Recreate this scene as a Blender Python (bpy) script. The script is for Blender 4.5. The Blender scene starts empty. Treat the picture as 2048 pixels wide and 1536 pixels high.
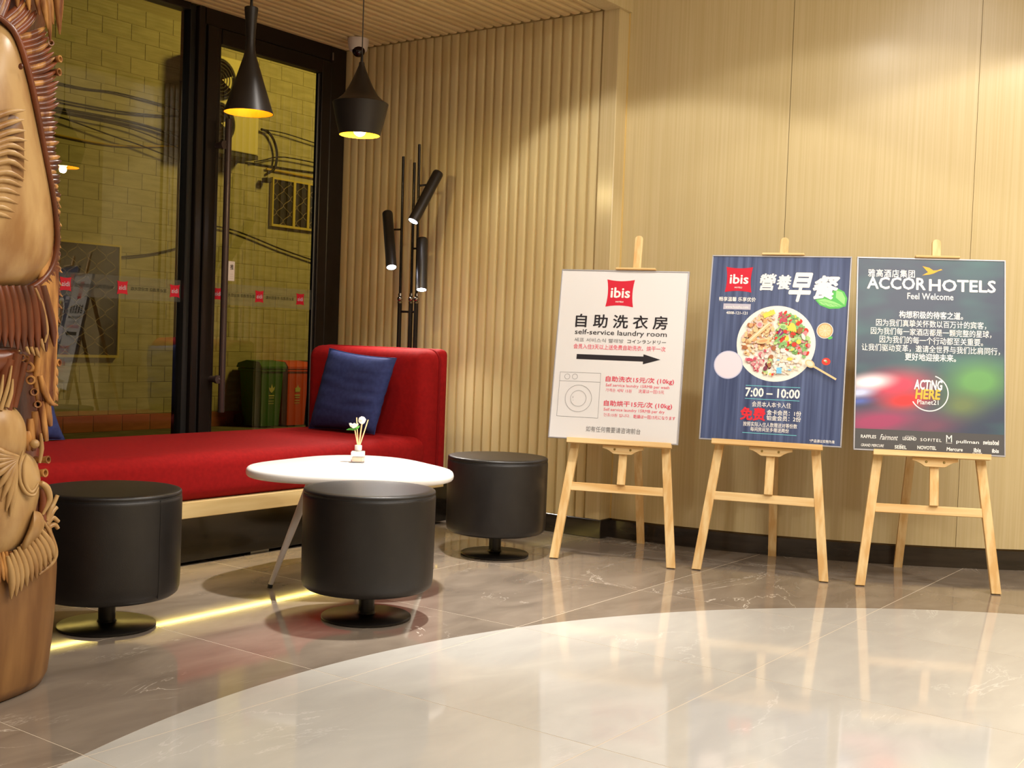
import bpy, bmesh, math, random
from math import sin, cos, pi, sqrt, radians, atan2
from mathutils import Vector, Matrix, noise
from mathutils.geometry import delaunay_2d_cdt
random.seed(7)
D = bpy.data; SC = bpy.context.scene; COL = SC.collection

# ------------------------------------------------------------------ camera
F = 2355.0; PITCH = .0375; ROLL = .0363; YAW = .6290; CAMZ = .93
def cam_rows():
    cp, sp, cr, sr = cos(PITCH), sin(PITCH), cos(ROLL), sin(ROLL)
    Rx = Matrix(((1,0,0),(0,cp,-sp),(0,sp,cp))); Rz = Matrix(((cr,-sr,0),(sr,cr,0),(0,0,1)))
    M = Rz @ Rx
    return M@Vector((sin(YAW),0,cos(YAW))), M@Vector((-cos(YAW),0,sin(YAW))), M@Vector((0,-1,0))
e1, e2, e3 = cam_rows()
cd = D.cameras.new('camera'); cam = D.objects.new('camera', cd); COL.objects.link(cam)
cd.sensor_width = 36; cd.lens = 36*F/2048; cd.clip_start = .05; cd.clip_end = 100
cam.matrix_world = Matrix(((e1[0],-e1[1],-e1[2],0),(e2[0],-e2[1],-e2[2],0),(e3[0],-e3[1],-e3[2],CAMZ),(0,0,0,1)))
SC.camera = cam

# ------------------------------------------------------------------ world, lamps, exposure
w = D.worlds.new('world'); SC.world = w; w.use_nodes = True
w.node_tree.nodes['Background'].inputs[0].default_value = (.10,.11,.16,1)
w.node_tree.nodes['Background'].inputs[1].default_value = .05
SC.view_settings.view_transform = 'Standard'; SC.view_settings.look = 'None'
SC.view_settings.gamma = 1; SC.view_settings.exposure = 0.0; SC.view_settings.use_curve_mapping = False
WARM = (1,.95,.885)
def spot(name, loc, energy, deg, col=WARM, rad=.045, blend=.07, target=None):
    l = D.lights.new(name,'SPOT'); l.energy = energy; l.spot_size = radians(deg); l.spot_blend = blend
    l.color = col; l.shadow_soft_size = rad
    o = D.objects.new(name, l); COL.objects.link(o); o.location = loc
    if target:
        o.rotation_euler = (Vector(target)-Vector(loc)).to_track_quat('-Z','Y').to_euler()
    return o
HZ = 3.0
DOWN = [(3.3,2.5,62,124),(.95,1.15,52,138),(3.6,.9,42,141),(4.6,-.3,112,138),(1.6,-.8,36,136),(2.7,.1,28,136)]
for i,(x,y,e,dg) in enumerate(DOWN):
    spot('downlight_lamp', (x,y,HZ-.06), e, dg)
spot('table_accent_lamp', (3.35,2.50,HZ-.06), 470, 50, WARM, .05, .9, (3.27,2.72,0))
def area(name, loc, sx, sy, energy, col, target):
    l = D.lights.new(name,'AREA'); l.shape='RECTANGLE'; l.size=sx; l.size_y=sy; l.energy=energy; l.color=col
    o = D.objects.new(name,l); COL.objects.link(o); o.location=loc
    o.rotation_euler = (Vector(target)-Vector(loc)).to_track_quat('-Z','Y').to_euler(); return o
area('hall_fill_light', (2.6,-.6,HZ-.03), 3.4, 2.2, 128, (1,.93,.84), (2.6,-.6,0))  # added soft fill to lift the upper walls, not a known ceiling fitting
area('led_strip_light', (3.15,3.690,.2088), 2.3, .010, 2.6, (1,.74,.18), (3.15,3.40,0))
# sodium street lamp over the alley outside
spot('street_lamp_light', (11.6,7.2,5.2), 590, 150, (1,.69,.11), .5, .3, (9.5,11.3,1.2))

# ------------------------------------------------------------------ materials
def lin(c):
    return tuple(((v/255)/12.92 if v/255<=.04045 else ((v/255+.055)/1.055)**2.4) for v in c)
def mat(name, rgb, rough=.5, metal=0., spec=.5, coat=0., emit=None, es=0., rgb2=None, nscale=(8,8,8), ndet=4, bump=0., bscale=None, ior=None, contrast=(.35,.65), rand=0.):
    m = D.materials.new(name); m.use_nodes = True; nt = m.node_tree; b = nt.nodes['Principled BSDF']
    c1 = (*lin(rgb),1)
    b.inputs['Base Color'].default_value = c1
    b.inputs['Roughness'].default_value = rough; b.inputs['Metallic'].default_value = metal
    b.inputs['Specular IOR Level'].default_value = spec
    if coat: b.inputs['Coat Weight'].default_value = coat; b.inputs['Coat Roughness'].default_value = .12
    if emit: b.inputs['Emission Color'].default_value = (*lin(emit),1); b.inputs['Emission Strength'].default_value = es
    if rgb2 or bump:
        tc = nt.nodes.new('ShaderNodeTexCoord'); mp = nt.nodes.new('ShaderNodeMapping'); mp.inputs['Scale'].default_value = nscale
        nt.links.new(tc.outputs['Object'], mp.inputs['Vector'])
        if rand:
            oi = nt.nodes.new('ShaderNodeObjectInfo'); ml = nt.nodes.new('ShaderNodeVectorMath'); ml.operation='SCALE'
            cx = nt.nodes.new('ShaderNodeCombineXYZ')
            for k in range(3): nt.links.new(oi.outputs['Random'], cx.inputs[k])
            nt.links.new(cx.outputs[0], ml.inputs[0]); ml.inputs['Scale'].default_value = rand
            nt.links.new(ml.outputs[0], mp.inputs['Location'])
        nz = nt.nodes.new('ShaderNodeTexNoise'); nz.inputs['Scale'].default_value = 1; nz.inputs['Detail'].default_value = ndet
        nt.links.new(mp.outputs[0], nz.inputs['Vector'])
        if rgb2:
            r = nt.nodes.new('ShaderNodeValToRGB'); r.color_ramp.elements[0].position = contrast[0]; r.color_ramp.elements[1].position = contrast[1]
            r.color_ramp.elements[0].color = c1; r.color_ramp.elements[1].color = (*lin(rgb2),1)
            nt.links.new(nz.outputs['Fac'], r.inputs[0]); nt.links.new(r.outputs[0], b.inputs['Base Color'])
        if bump:
            bp = nt.nodes.new('ShaderNodeBump'); bp.inputs['Strength'].default_value = bump; bp.inputs['Distance'].default_value = .002
            src = nz
            if bscale:
                mp2 = nt.nodes.new('ShaderNodeMapping'); mp2.inputs['Scale'].default_value = bscale; nt.links.new(tc.outputs['Object'], mp2.inputs['Vector'])
                src = nt.nodes.new('ShaderNodeTexNoise'); src.inputs['Scale'].default_value = 1; nt.links.new(mp2.outputs[0], src.inputs['Vector'])
            nt.links.new(src.outputs['Fac'], bp.inputs['Height']); nt.links.new(bp.outputs[0], b.inputs['Normal'])
    return m
def marble(name, a, b_, vein, rough, vs=1.1, vstr=.6):
    m = D.materials.new(name); m.use_nodes = True; nt = m.node_tree; N = nt.nodes; L = nt.links; b = N['Principled BSDF']
    tc = N.new('ShaderNodeTexCoord'); oi = N.new('ShaderNodeObjectInfo'); cx = N.new('ShaderNodeCombineXYZ')
    mu = N.new('ShaderNodeMath'); mu.operation='MULTIPLY'; mu.inputs[1].default_value = 37
    L.new(oi.outputs['Random'], mu.inputs[0])
    for k in range(3): L.new(mu.outputs[0], cx.inputs[k])
    ad = N.new('ShaderNodeVectorMath'); ad.operation='ADD'; L.new(tc.outputs['Object'], ad.inputs[0]); L.new(cx.outputs[0], ad.inputs[1])
    n1 = N.new('ShaderNodeTexNoise'); n1.inputs['Scale'].default_value = 3.2; n1.inputs['Detail'].default_value = 6; n1.inputs['Distortion'].default_value = .6
    mp = N.new('ShaderNodeMapping'); mp.inputs['Scale'].default_value = (1,2.2,1); mp.inputs['Rotation'].default_value = (0,0,.5)
    L.new(ad.outputs[0], mp.inputs[0]); L.new(mp.outputs[0], n1.inputs['Vector'])
    r = N.new('ShaderNodeValToRGB'); r.color_ramp.elements[0].position=.3; r.color_ramp.elements[1].position=.7
    r.color_ramp.elements[0].color=(*lin(a),1); r.color_ramp.elements[1].color=(*lin(b_),1)
    L.new(n1.outputs['Fac'], r.inputs[0])
    n2 = N.new('ShaderNodeTexNoise'); n2.inputs['Scale'].default_value = vs; n2.inputs['Detail'].default_value = 7; n2.inputs['Roughness'].default_value=.62; n2.inputs['Distortion'].default_value = 1.4
    L.new(mp.outputs[0], n2.inputs['Vector'])
    sb = N.new('ShaderNodeMath'); sb.operation='SUBTRACT'; sb.inputs[1].default_value=.5; L.new(n2.outputs['Fac'], sb.inputs[0])
    ab = N.new('ShaderNodeMath'); ab.operation='ABSOLUTE'; L.new(sb.outputs[0], ab.inputs[0])
    mr = N.new('ShaderNodeMapRange'); mr.inputs[1].default_value=0; mr.inputs[2].default_value=.007; mr.inputs[3].default_value=vstr; mr.inputs[4].default_value=0
    L.new(ab.outputs[0], mr.inputs[0])
    n3 = N.new('ShaderNodeTexNoise'); n3.inputs['Scale'].default_value = 2.3; L.new(ad.outputs[0], n3.inputs['Vector'])
    mr3 = N.new('ShaderNodeMapRange'); mr3.inputs[1].default_value=.52; mr3.inputs[2].default_value=.66; L.new(n3.outputs['Fac'], mr3.inputs[0])
    m3 = N.new('ShaderNodeMath'); m3.operation='MULTIPLY'; L.new(mr.outputs[0], m3.inputs[0]); L.new(mr3.outputs[0], m3.inputs[1])
    mx = N.new('ShaderNodeMix'); mx.data_type='RGBA'; L.new(m3.outputs[0], mx.inputs[0]); L.new(r.outputs[0], mx.inputs[6]); mx.inputs[7].default_value=(*lin(vein),1)
    L.new(mx.outputs[2], b.inputs['Base Color']); b.inputs['Roughness'].default_value = rough
    b.inputs['Specular IOR Level'].default_value = .6
    return m
M = {}
M['slat'] = mat('slat_wood',(228,208,156),.34,rgb2=(214,192,138),nscale=(30,9,.9),ndet=3,rand=30)
M['slat_back'] = mat('slat_groove',(208,184,130),.6,rgb2=(194,168,114),nscale=(30,9,.9))
M['ceil_slat'] = mat('ceiling_slat_wood',(228,202,148),.45,rgb2=(212,184,128),nscale=(.9,9,30),ndet=3,rand=30)
M['panel'] = mat('panel_veneer',(216,196,150),.24,rgb2=(208,187,138),nscale=(120,120,1.2),ndet=3,spec=.5,rand=9)
M['panel_gap'] = mat('panel_joint',(120,92,50),.6)
M['trimgold'] = mat('gold_trim',(222,190,120),.3)
M['plaster'] = mat('plaster',(232,224,208),.8)
M['skirting'] = mat('black_skirting',(36,30,25),.14,spec=.6,rgb2=(52,44,38),nscale=(3,3,30))
M['grout_d'] = mat('grout_pale',(206,192,172),.8)
M['tile_grey'] = marble('grey_marble_tile',(122,110,98),(148,135,121),(235,226,212),.07,1.1,.8)
M['tile_cream'] = marble('cream_marble_tile',(184,181,175),(197,194,187),(232,230,226),.07,1.0,.5)
M['frame'] = mat('dark_bronze_frame',(40,32,27),.33,metal=.35)
M['frame2'] = mat('dark_gasket',(20,18,16),.5)
M['steel'] = mat('steel',(150,150,148),.3,metal=.9)
M['handle'] = mat('handle_bronze',(84,70,66),.34,metal=.5)
M['red'] = mat('red_wool',(154,16,17),.85,rgb2=(142,12,14),nscale=(60,60,60),bump=.35,bscale=(900,900,900),spec=.2)
M['redpipe'] = mat('red_piping',(128,8,12),.85,spec=.2)
M['oak'] = mat('pale_oak_rail',(222,196,140),.5,rgb2=(206,176,118),nscale=(2,30,30))
M['plinth'] = mat('black_gloss_plinth',(24,20,15),.12,spec=.5)
M['led'] = mat('led_strip_glow',(255,220,90),.5,emit=(255,214,90),es=8)
M['blue'] = mat('navy_cotton',(56,66,116),.8,rgb2=(48,58,104),nscale=(50,50,50),bump=.3,bscale=(700,700,700),spec=.2)
M['leather'] = mat('black_leather',(30,27,26),.38,rgb2=(26,23,22),nscale=(20,20,20),bump=.15,bscale=(500,500,500))
M['leather_seam'] = mat('leather_seam',(24,22,21),.5)
M['blackmetal'] = mat('black_metal',(28,25,23),.3,metal=.3)
M['polemetal'] = mat('black_pole_metal',(44,38,33),.22,metal=.7)
M['shade'] = mat('matt_black_shade',(40,34,30),.38,metal=.2)
M['gold_in'] = mat('gold_inner_paint',(255,196,44),.35,metal=.3,emit=(255,160,10),es=.0)
M['bulb_hot'] = mat('bulb_hot',(255,240,200),.5,emit=(255,236,170),es=25)
M['bulb_dim'] = mat('bulb_dim',(255,220,150),.5,emit=(255,190,80),es=2)
M['whiteled'] = mat('white_led',(255,255,255),.5,emit=(240,240,255),es=45)
M['chrome'] = mat('smoked_chrome',(150,140,130),.12,metal=1)
M['table'] = mat('white_lacquer',(250,246,242),.22,spec=.5)
M['tleg'] = mat('white_leg_paint',(206,196,188),.4)
M['rubber'] = mat('black_rubber',(20,20,20),.7)
M['pine'] = mat('pine_wood',(240,208,150),.55,rgb2=(222,176,110),nscale=(40,40,2.2),ndet=5,rand=40,contrast=(.4,.62))
M['pine_h'] = mat('pine_wood_crosswise',(240,208,150),.55,rgb2=(222,176,110),nscale=(2.2,40,40),ndet=5,rand=40,contrast=(.4,.62))
M['brass'] = mat('brass_bolt',(170,150,90),.3,metal=.9)
M['alum'] = mat('silver_frame',(190,188,192),.35,metal=.5)
M['white'] = mat('white_plastic',(232,222,214),.4)
M['lens'] = mat('camera_glass',(30,12,16),.08)
M['cord'] = mat('grey_cord',(72,66,60),.6)
def flat(name, rgb, rough=.5): return mat(name, rgb, rough, spec=.35)
M['ink'] = flat('black_ink',(34,28,34)); M['inkgrey'] = flat('grey_ink',(140,138,140)); M['inkred'] = flat('red_ink',(226,52,84)); M['inkred2']=flat('pale_red_ink',(234,96,118))
M['inkwhite'] = flat('white_ink',(250,246,240)); M['logored'] = flat('logo_red',(212,26,52)); M['inkline']=flat('line_ink',(120,120,124))
M['paper'] = mat('white_poster_paper',(230,227,226),.35); M['inkcyan']=flat('cyan_ink',(120,205,215)); M['inkred3']=flat('bright_red_ink',(224,44,58))
M['yellow'] = flat('orange_ink',(244,180,62)); M['band_grey']=flat('grey_band',(84,82,82)); M['boxgrey']=flat('pale_lilac_ink',(200,194,208))
M['inkgold'] = flat('gold_ink',(236,188,72))

# poster background materials
def navy_planks():
    m = D.materials.new('navy_plank_print'); m.use_nodes=True; nt=m.node_tree; N=nt.nodes; L=nt.links; b=N['Principled BSDF']
    tc=N.new('ShaderNodeTexCoord'); mp=N.new('ShaderNodeMapping'); mp.inputs['Scale'].default_value=(55,1,1.6); L.new(tc.outputs['Object'],mp.inputs[0])
    nz=N.new('ShaderNodeTexNoise'); nz.inputs['Scale'].default_value=1; nz.inputs['Detail'].default_value=5; L.new(mp.outputs[0],nz.inputs['Vector'])
    r=N.new('ShaderNodeValToRGB'); r.color_ramp.elements[0].position=.3; r.color_ramp.elements[1].position=.72
    r.color_ramp.elements[0].color=(*lin((44,56,94)),1); r.color_ramp.elements[1].color=(*lin((92,106,146)),1); L.new(nz.outputs['Fac'],r.inputs[0])
    sp=N.new('ShaderNodeSeparateXYZ'); L.new(tc.outputs['Object'],sp.inputs[0])
    mm=N.new('ShaderNodeMath'); mm.operation='PINGPONG'; mm.inputs[1].default_value=.0375; L.new(sp.outputs['X'],mm.inputs[0])
    mr=N.new('ShaderNodeMapRange'); mr.inputs[1].default_value=0; mr.inputs[2].default_value=.0022; mr.inputs[3].default_value=.72; mr.inputs[4].default_value=1; L.new(mm.outputs[0],mr.inputs[0])
    mx=N.new('ShaderNodeMix'); mx.data_type='RGBA'; mx.blend_type='MULTIPLY'; mx.inputs[0].default_value=1; L.new(r.outputs[0],mx.inputs[6]); L.new(mr.outputs[0],mx.inputs[7])
    L.new(mx.outputs[2],b.inputs['Base Color']); b.inputs['Roughness'].default_value=.35; return m
def blur_print():
    m = D.materials.new('blurred_lights_print'); m.use_nodes=True; nt=m.node_tree; N=nt.nodes; L=nt.links; b=N['Principled BSDF']
    tc=N.new('ShaderNodeTexCoord'); last=None
    base=N.new('ShaderNodeRGB'); base.outputs[0].default_value=(*lin((62,72,92)),1); last=base.outputs[0]
    nz=N.new('ShaderNodeTexNoise'); nz.inputs['Scale'].default_value=3.5; nz.inputs['Detail'].default_value=2; mp0=N.new('ShaderNodeMapping'); mp0.inputs['Scale'].default_value=(.8,1,2); L.new(tc.outputs['Object'],mp0.inputs[0]); L.new(mp0.outputs[0],nz.inputs['Vector'])
    mr0=N.new('ShaderNodeMapRange'); mr0.inputs[1].default_value=.45; mr0.inputs[2].default_value=.7; mr0.inputs[4].default_value=.8; L.new(nz.outputs['Fac'],mr0.inputs[0])
    mx0=N.new('ShaderNodeMix'); mx0.data_type='RGBA'; L.new(mr0.outputs[0],mx0.inputs[0]); L.new(last,mx0.inputs[6]); mx0.inputs[7].default_value=(*lin((70,112,112)),1); last=mx0.outputs[2]
    # (x, z, rx, rz, colour, strength) in metres from the poster's lower left corner
    blobs=[(.48,.30,.22,.15,(104,160,92),1),(.42,.20,.16,.10,(112,128,84),.8),(.10,.12,.32,.09,(166,66,104),1),(.30,.11,.2,.08,(120,76,96),.8),
           (.16,.27,.22,.10,(214,66,92),1),(.20,.21,.15,.06,(228,52,52),1),(.06,.28,.14,.05,(255,236,240),1.2),(.02,.235,.10,.035,(206,214,250),.9),(.02,.20,.09,.028,(86,104,180),.8)]
    for (x,z,rx,rz,c,s) in blobs:
        mp=N.new('ShaderNodeMapping'); mp.vector_type='TEXTURE'; mp.inputs['Location'].default_value=(x,0,z); mp.inputs['Scale'].default_value=(rx,1,rz); mp.inputs['Rotation'].default_value=(0,radians(-8),0)
        L.new(tc.outputs['Object'],mp.inputs[0]); g=N.new('ShaderNodeTexGradient'); g.gradient_type='QUADRATIC_SPHERE'
        mu=N.new('ShaderNodeVectorMath'); mu.operation='MULTIPLY'; mu.inputs[1].default_value=(1,0,1); L.new(mp.outputs[0],mu.inputs[0]); L.new(mu.outputs[0],g.inputs[0])
        k=N.new('ShaderNodeMath'); k.operation='MULTIPLY'; k.inputs[1].default_value=s*1.7; k.use_clamp=True; L.new(g.outputs['Fac'],k.inputs[0])
        mx=N.new('ShaderNodeMix'); mx.data_type='RGBA'; L.new(k.outputs[0],mx.inputs[0]); L.new(last,mx.inputs[6]); mx.inputs[7].default_value=(*lin(c),1); last=mx.outputs[2]
    L.new(last,b.inputs['Base Color']); b.inputs['Roughness'].default_value=.35; return m
M['navyprint']=navy_planks(); M['blurprint']=blur_print()
def glass_mats():
    m=D.materials.new('window_glass'); m.use_nodes=True; nt=m.node_tree; N=nt.nodes; L=nt.links; N.clear()
    o=N.new('ShaderNodeOutputMaterial'); t=N.new('ShaderNodeBsdfTransparent'); t.inputs[0].default_value=(.90,.93,.90,1); g=N.new('ShaderNodeBsdfGlossy'); g.inputs['Roughness'].default_value=.0
    fr=N.new('ShaderNodeFresnel'); fr.inputs[0].default_value=2.15; mx=N.new('ShaderNodeMixShader'); L.new(fr.outputs[0],mx.inputs[0]); L.new(t.outputs[0],mx.inputs[1]); L.new(g.outputs[0],mx.inputs[2]); L.new(mx.outputs[0],o.inputs[0])
    m2=D.materials.new('window_glass_back'); m2.use_nodes=True; nt=m2.node_tree; nt.nodes.clear(); o=nt.nodes.new('ShaderNodeOutputMaterial'); t=nt.nodes.new('ShaderNodeBsdfTransparent'); nt.links.new(t.outputs[0],o.inputs[0])
    m3=D.materials.new('frosted_film'); m3.use_nodes=True; nt=m3.node_tree; nt.nodes.clear(); o=nt.nodes.new('ShaderNodeOutputMaterial'); t=nt.nodes.new('ShaderNodeBsdfTransparent'); d=nt.nodes.new('ShaderNodeBsdfDiffuse'); d.inputs[0].default_value=(*lin((150,150,140)),1)
    mx=nt.nodes.new('ShaderNodeMixShader'); mx.inputs[0].default_value=.22; nt.links.new(t.outputs[0],mx.inputs[1]); nt.links.new(d.outputs[0],mx.inputs[2]); nt.links.new(mx.outputs[0],o.inputs[0])
    m4=D.materials.new('clear_bottle_glass'); m4.use_nodes=True; b=m4.node_tree.nodes['Principled BSDF']; b.inputs['Transmission Weight'].default_value=.85; b.inputs['Roughness'].default_value=.04; b.inputs['IOR'].default_value=1.3; b.inputs['Base Color'].default_value=(1,.98,.95,1)
    return m,m2,m3,m4
M['glass'],M['glass_back'],M['film'],M['bottle']=glass_mats()
M['w_pale']=mat('carved_pale_wood',(186,150,98),.36,rgb2=(150,108,62),nscale=(14,14,5),ndet=11,contrast=(.40,.66),bump=.35,spec=.5)
M['w_red']=mat('carved_red_brown_wood',(126,64,34),.28,rgb2=(72,34,18),nscale=(16,16,4),ndet=5,bump=.5,spec=.6)
M['w_mix']=mat('carved_streaked_wood',(104,54,26),.32,rgb2=(190,136,74),nscale=(38,38,5),ndet=5,bump=.6,contrast=(.42,.62))
M['w_dark']=mat('carved_dark_wood',(70,32,18),.35,rgb2=(104,54,28),nscale=(14,14,6),ndet=5,bump=.8,bscale=(60,60,30))
M['w_base']=mat('carved_base_wood',(158,116,68),.42,rgb2=(118,80,44),nscale=(11,11,1.8),ndet=6,bump=.3)
M['block']=mat('outside_block',(196,190,168),.8,rgb2=(176,170,148),nscale=(3,3,18),ndet=4,bump=.6,bscale=(30,30,160),rand=20)
M['block_red']=mat('outside_red_block',(190,120,96),.8,rgb2=(168,104,84),nscale=(3,3,12),rand=20)
M['mortar']=mat('outside_mortar',(172,164,140),.9)
M['concrete']=mat('outside_paving',(120,116,104),.9,rgb2=(96,92,82),nscale=(4,4,4))
M['outdark']=mat('outside_window_dark',(34,32,26),.3); M['outframe']=mat('outside_yellow_frame',(214,196,110),.5); M['lattice']=mat('lattice_steel',(150,134,96),.5)
M['acwhite']=mat('ac_casing',(236,226,170),.5); M['acgrey']=mat('ac_grille',(96,92,78),.6); M['acdark']=mat('ac_dark',(40,38,32),.6)
M['cable']=mat('black_cable',(30,28,22),.7); M['ycable']=mat('yellow_pipe',(200,170,70),.6)
M['bin_g']=mat('green_bin_plastic',(46,104,40),.5); M['bin_o']=mat('orange_bin_plastic',(214,72,26),.5); M['bin_b']=mat('dark_blue_bin_plastic',(28,40,60),.5); M['binmark']=flat('bin_mark',(200,200,130))

# ------------------------------------------------------------------ helpers
def obj(name, bm, m, parent=None, smooth=None, loc=None):
    me = D.meshes.new(name); bmesh.ops.recalc_face_normals(bm, faces=bm.faces) if bm.faces else None
    bm.to_mesh(me); bm.free()
    for x in (m if isinstance(m,(list,tuple)) else [m]): me.materials.append(M[x] if isinstance(x,str) else x)
    if smooth is not None:
        me.shade_smooth(); me.set_sharp_from_angle(angle=radians(smooth))
    o = D.objects.new(name, me); COL.objects.link(o)
    if parent: o.parent = parent
    if loc: o.location = loc
    return o
def tag(o, label, cat, group=None):
    o['label']=label; o['category']=cat
    if group: o['group']=group
    return o
def thing(name, label, cat, loc=(0,0,0), rz=0, group=None):
    o = D.objects.new(name, None); COL.objects.link(o); o.location=loc; o.rotation_euler=(0,0,rz); o.empty_display_size=.1
    return tag(o,label,cat,group)
def struct(o): o['kind']='structure'; return o
def part(o, label): o['label']=label; return o
def NB(): return bmesh.new()
def box(bm, x0,x1,y0,y1,z0,z1, bev=0, seg=2, mi=0):
    r = bmesh.ops.create_cube(bm, size=1); vs = r['verts']
    for v in vs: v.co = Vector(((x0+x1)/2+v.co.x*(x1-x0),(y0+y1)/2+v.co.y*(y1-y0),(z0+z1)/2+v.co.z*(z1-z0)))
    fs = {f for v in vs for f in v.link_faces}
    for f in fs: f.material_index = mi
    if bev:
        es = {e for f in fs for e in f.edges}
        bmesh.ops.bevel(bm, geom=list(es), offset=bev, segments=seg, profile=.5, affect='EDGES')
    return vs
def prism(bm, poly, y0, y1, mi=0):     # poly in (x,z), extruded along y
    n=len(poly); a=[bm.verts.new((p[0],y0,p[1])) for p in poly]; b=[bm.verts.new((p[0],y1,p[1])) for p in poly]
    for i in range(n):
        f=bm.faces.new((a[i],a[(i+1)%n],b[(i+1)%n],b[i])); f.material_index=mi
    for q in (a,b[::-1]): f=bm.faces.new(q); f.material_index=mi
def flatpoly(bm, poly, y=0, mi=0):
    f=bm.faces.new([bm.verts.new((p[0],y,p[1])) for p in poly]); f.material_index=mi
def vprism(bm, poly, z0, z1, mi=0):    # poly in (x,y)
    n=len(poly); a=[bm.verts.new((p[0],p[1],z0)) for p in poly]; b=[bm.verts.new((p[0],p[1],z1)) for p in poly]
    for i in range(n):
        f=bm.faces.new((a[i],a[(i+1)%n],b[(i+1)%n],b[i])); f.material_index=mi
    for q in (a[::-1],b): f=bm.faces.new(q); f.material_index=mi
def lathe(bm, prof, seg=48, c=(0,0,0), caps=True, mat4=None, mi=0):
    rings=[]
    for (r,z) in prof:
        ring=[]
        for i in range(seg):
            a=2*pi*i/seg; p=Vector((c[0]+r*cos(a),c[1]+r*sin(a),c[2]+z))
            if mat4: p=mat4@p
            ring.append(bm.verts.new(p))
        rings.append(ring)
    for k in range(len(rings)-1):
        for i in range(seg):
            f=bm.faces.new((rings[k][i],rings[k][(i+1)%seg],rings[k+1][(i+1)%seg],rings[k+1][i])); f.material_index=mi
    if caps:
        f=bm.faces.new(rings[0][::-1]); f.material_index=mi; f=bm.faces.new(rings[-1]); f.material_index=mi
def tube(bm, pts, r, seg=8, caps=True, flat_=1.0):
    pts=[Vector(p) for p in pts]; n=len(pts); rs=r if isinstance(r,(list,tuple)) else [r]*n
    rings=[]; up=None
    for i,p in enumerate(pts):
        t=(pts[min(i+1,n-1)]-pts[max(i-1,0)]).normalized()
        if up is None:
            up=Vector((0,0,1)) if abs(t.z)<.9 else Vector((1,0,0))
        s=t.cross(up).normalized(); up=s.cross(t).normalized()
        rings.append([bm.verts.new(p+(s*cos(2*pi*k/seg)+up*sin(2*pi*k/seg)*flat_)*max(rs[i],1e-4)) for k in range(seg)])
    for k in range(n-1):
        for i in range(seg): bm.faces.new((rings[k][i],rings[k][(i+1)%seg],rings[k+1][(i+1)%seg],rings[k+1][i]))
    if caps: bm.faces.new(rings[0][::-1]); bm.faces.new(rings[-1])
def ball(bm, c, r, sub=2, sc=(1,1,1)):
    v=bmesh.ops.create_icosphere(bm, subdivisions=sub, radius=r)['verts']
    for q in v: q.co=Vector((c[0]+q.co.x*sc[0],c[1]+q.co.y*sc[1],c[2]+q.co.z*sc[2]))
def smoothpts(pts, n=6):
    P=[Vector(p) for p in pts]; out=[]
    for i in range(len(P)-1):
        p0=P[max(i-1,0)];p1=P[i];p2=P[i+1];p3=P[min(i+2,len(P)-1)]
        for k in range(n):
            t=k/n; out.append(.5*((2*p1)+(p2-p0)*t+(2*p0-5*p1+4*p2-p3)*t*t+(-p0+3*p1-3*p2+p3)*t**3))
    out.append(P[-1]); return out
TEXTS=[]
def text(name, s, box4, m, parent, y=-.0012, bold=0., shear=0., mirror=False, spacing=1.0, rot=0., label=None):
    """flat lettering fitted into box4 = (x0,z0,x1,z1) of the parent's XZ plane, facing -Y"""
    c=D.curves.new(name,'FONT'); c.body=s; c.size=1; c['b']=bold; c.shear=shear; c.space_character=spacing; c.resolution_u=2; c.align_x='CENTER'
    o=D.objects.new(name+'_tmp',c); COL.objects.link(o); TEXTS.append((o,name,box4,m,parent,y,mirror,rot,label))
def bake_texts():
    dg=bpy.context.evaluated_depsgraph_get(); dg.update()
    for (o,name,b,m,parent,y,mirror,rot,label) in TEXTS:
        me=D.meshes.new_from_object(o.evaluated_get(dg)); me.name=name
        if not me.vertices: D.objects.remove(o); continue
        xs=[v.co.x for v in me.vertices]; ys=[v.co.y for v in me.vertices]; x0,x1,y0,y1=min(xs),max(xs),min(ys),max(ys)
        cx,cz=(b[0]+b[2])/2,(b[1]+b[3])/2
        for v in me.vertices:
            u=(v.co.x-x0)/(x1-x0); t=(v.co.y-y0)/(y1-y0)
            if mirror: u=1-u
            X=(u-.5)*(b[2]-b[0]); Z=(t-.5)*(b[3]-b[1])
            v.co=Vector((cx+X*cos(rot)-Z*sin(rot), y, cz+X*sin(rot)+Z*cos(rot)))
        bd=o.data.get('b',0.)
        if bd:   # heavier strokes: overlapping shifted copies of the letter faces
            k=(b[2]-b[0])/(x1-x0)*bd*.75; k2=(b[3]-b[1])/(y1-y0)*bd*.75; src=[tuple(v.co) for v in me.vertices]; fs=[tuple(p.vertices) for p in me.polygons]; V=[];Fc=[]
            for q,(ax_,az_) in enumerate([(0,0),(1,0),(-1,0),(0,1),(0,-1),(.7,.7),(-.7,.7),(.7,-.7),(-.7,-.7)]):
                o_=len(V); V+=[(c_[0]+ax_*k,c_[1]-q*2e-6,c_[2]+az_*k2) for c_ in src]; Fc+=[tuple(i+o_ for i in f) for f in fs]
            me=D.meshes.new(name); me.from_pydata(V,[],Fc)
        me.materials.clear(); me.materials.append(M[m]); me.update()
        n=D.objects.new(name,me); COL.objects.link(n); n.parent=parent
        if label: n['label']=label
        c=o.data; D.objects.remove(o); D.curves.remove(c)
def cushion_outline(x0,z0,x1,z1,bow=.07,n=6):
    c=[(x0,z0),(x1,z0),(x1,z1),(x0,z1)]; w,h=x1-x0,z1-z0; out=[]
    inn=[(0,1),(-1,0),(0,-1),(1,0)]
    for i in range(4):
        a,b=c[i],c[(i+1)%4]; d=inn[i]
        for k in range(n):
            t=k/n; s=4*t*(1-t)*bow
            out.append((a[0]+(b[0]-a[0])*t+d[0]*s*w, a[1]+(b[1]-a[1])*t+d[1]*s*h))
    return out

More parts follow.
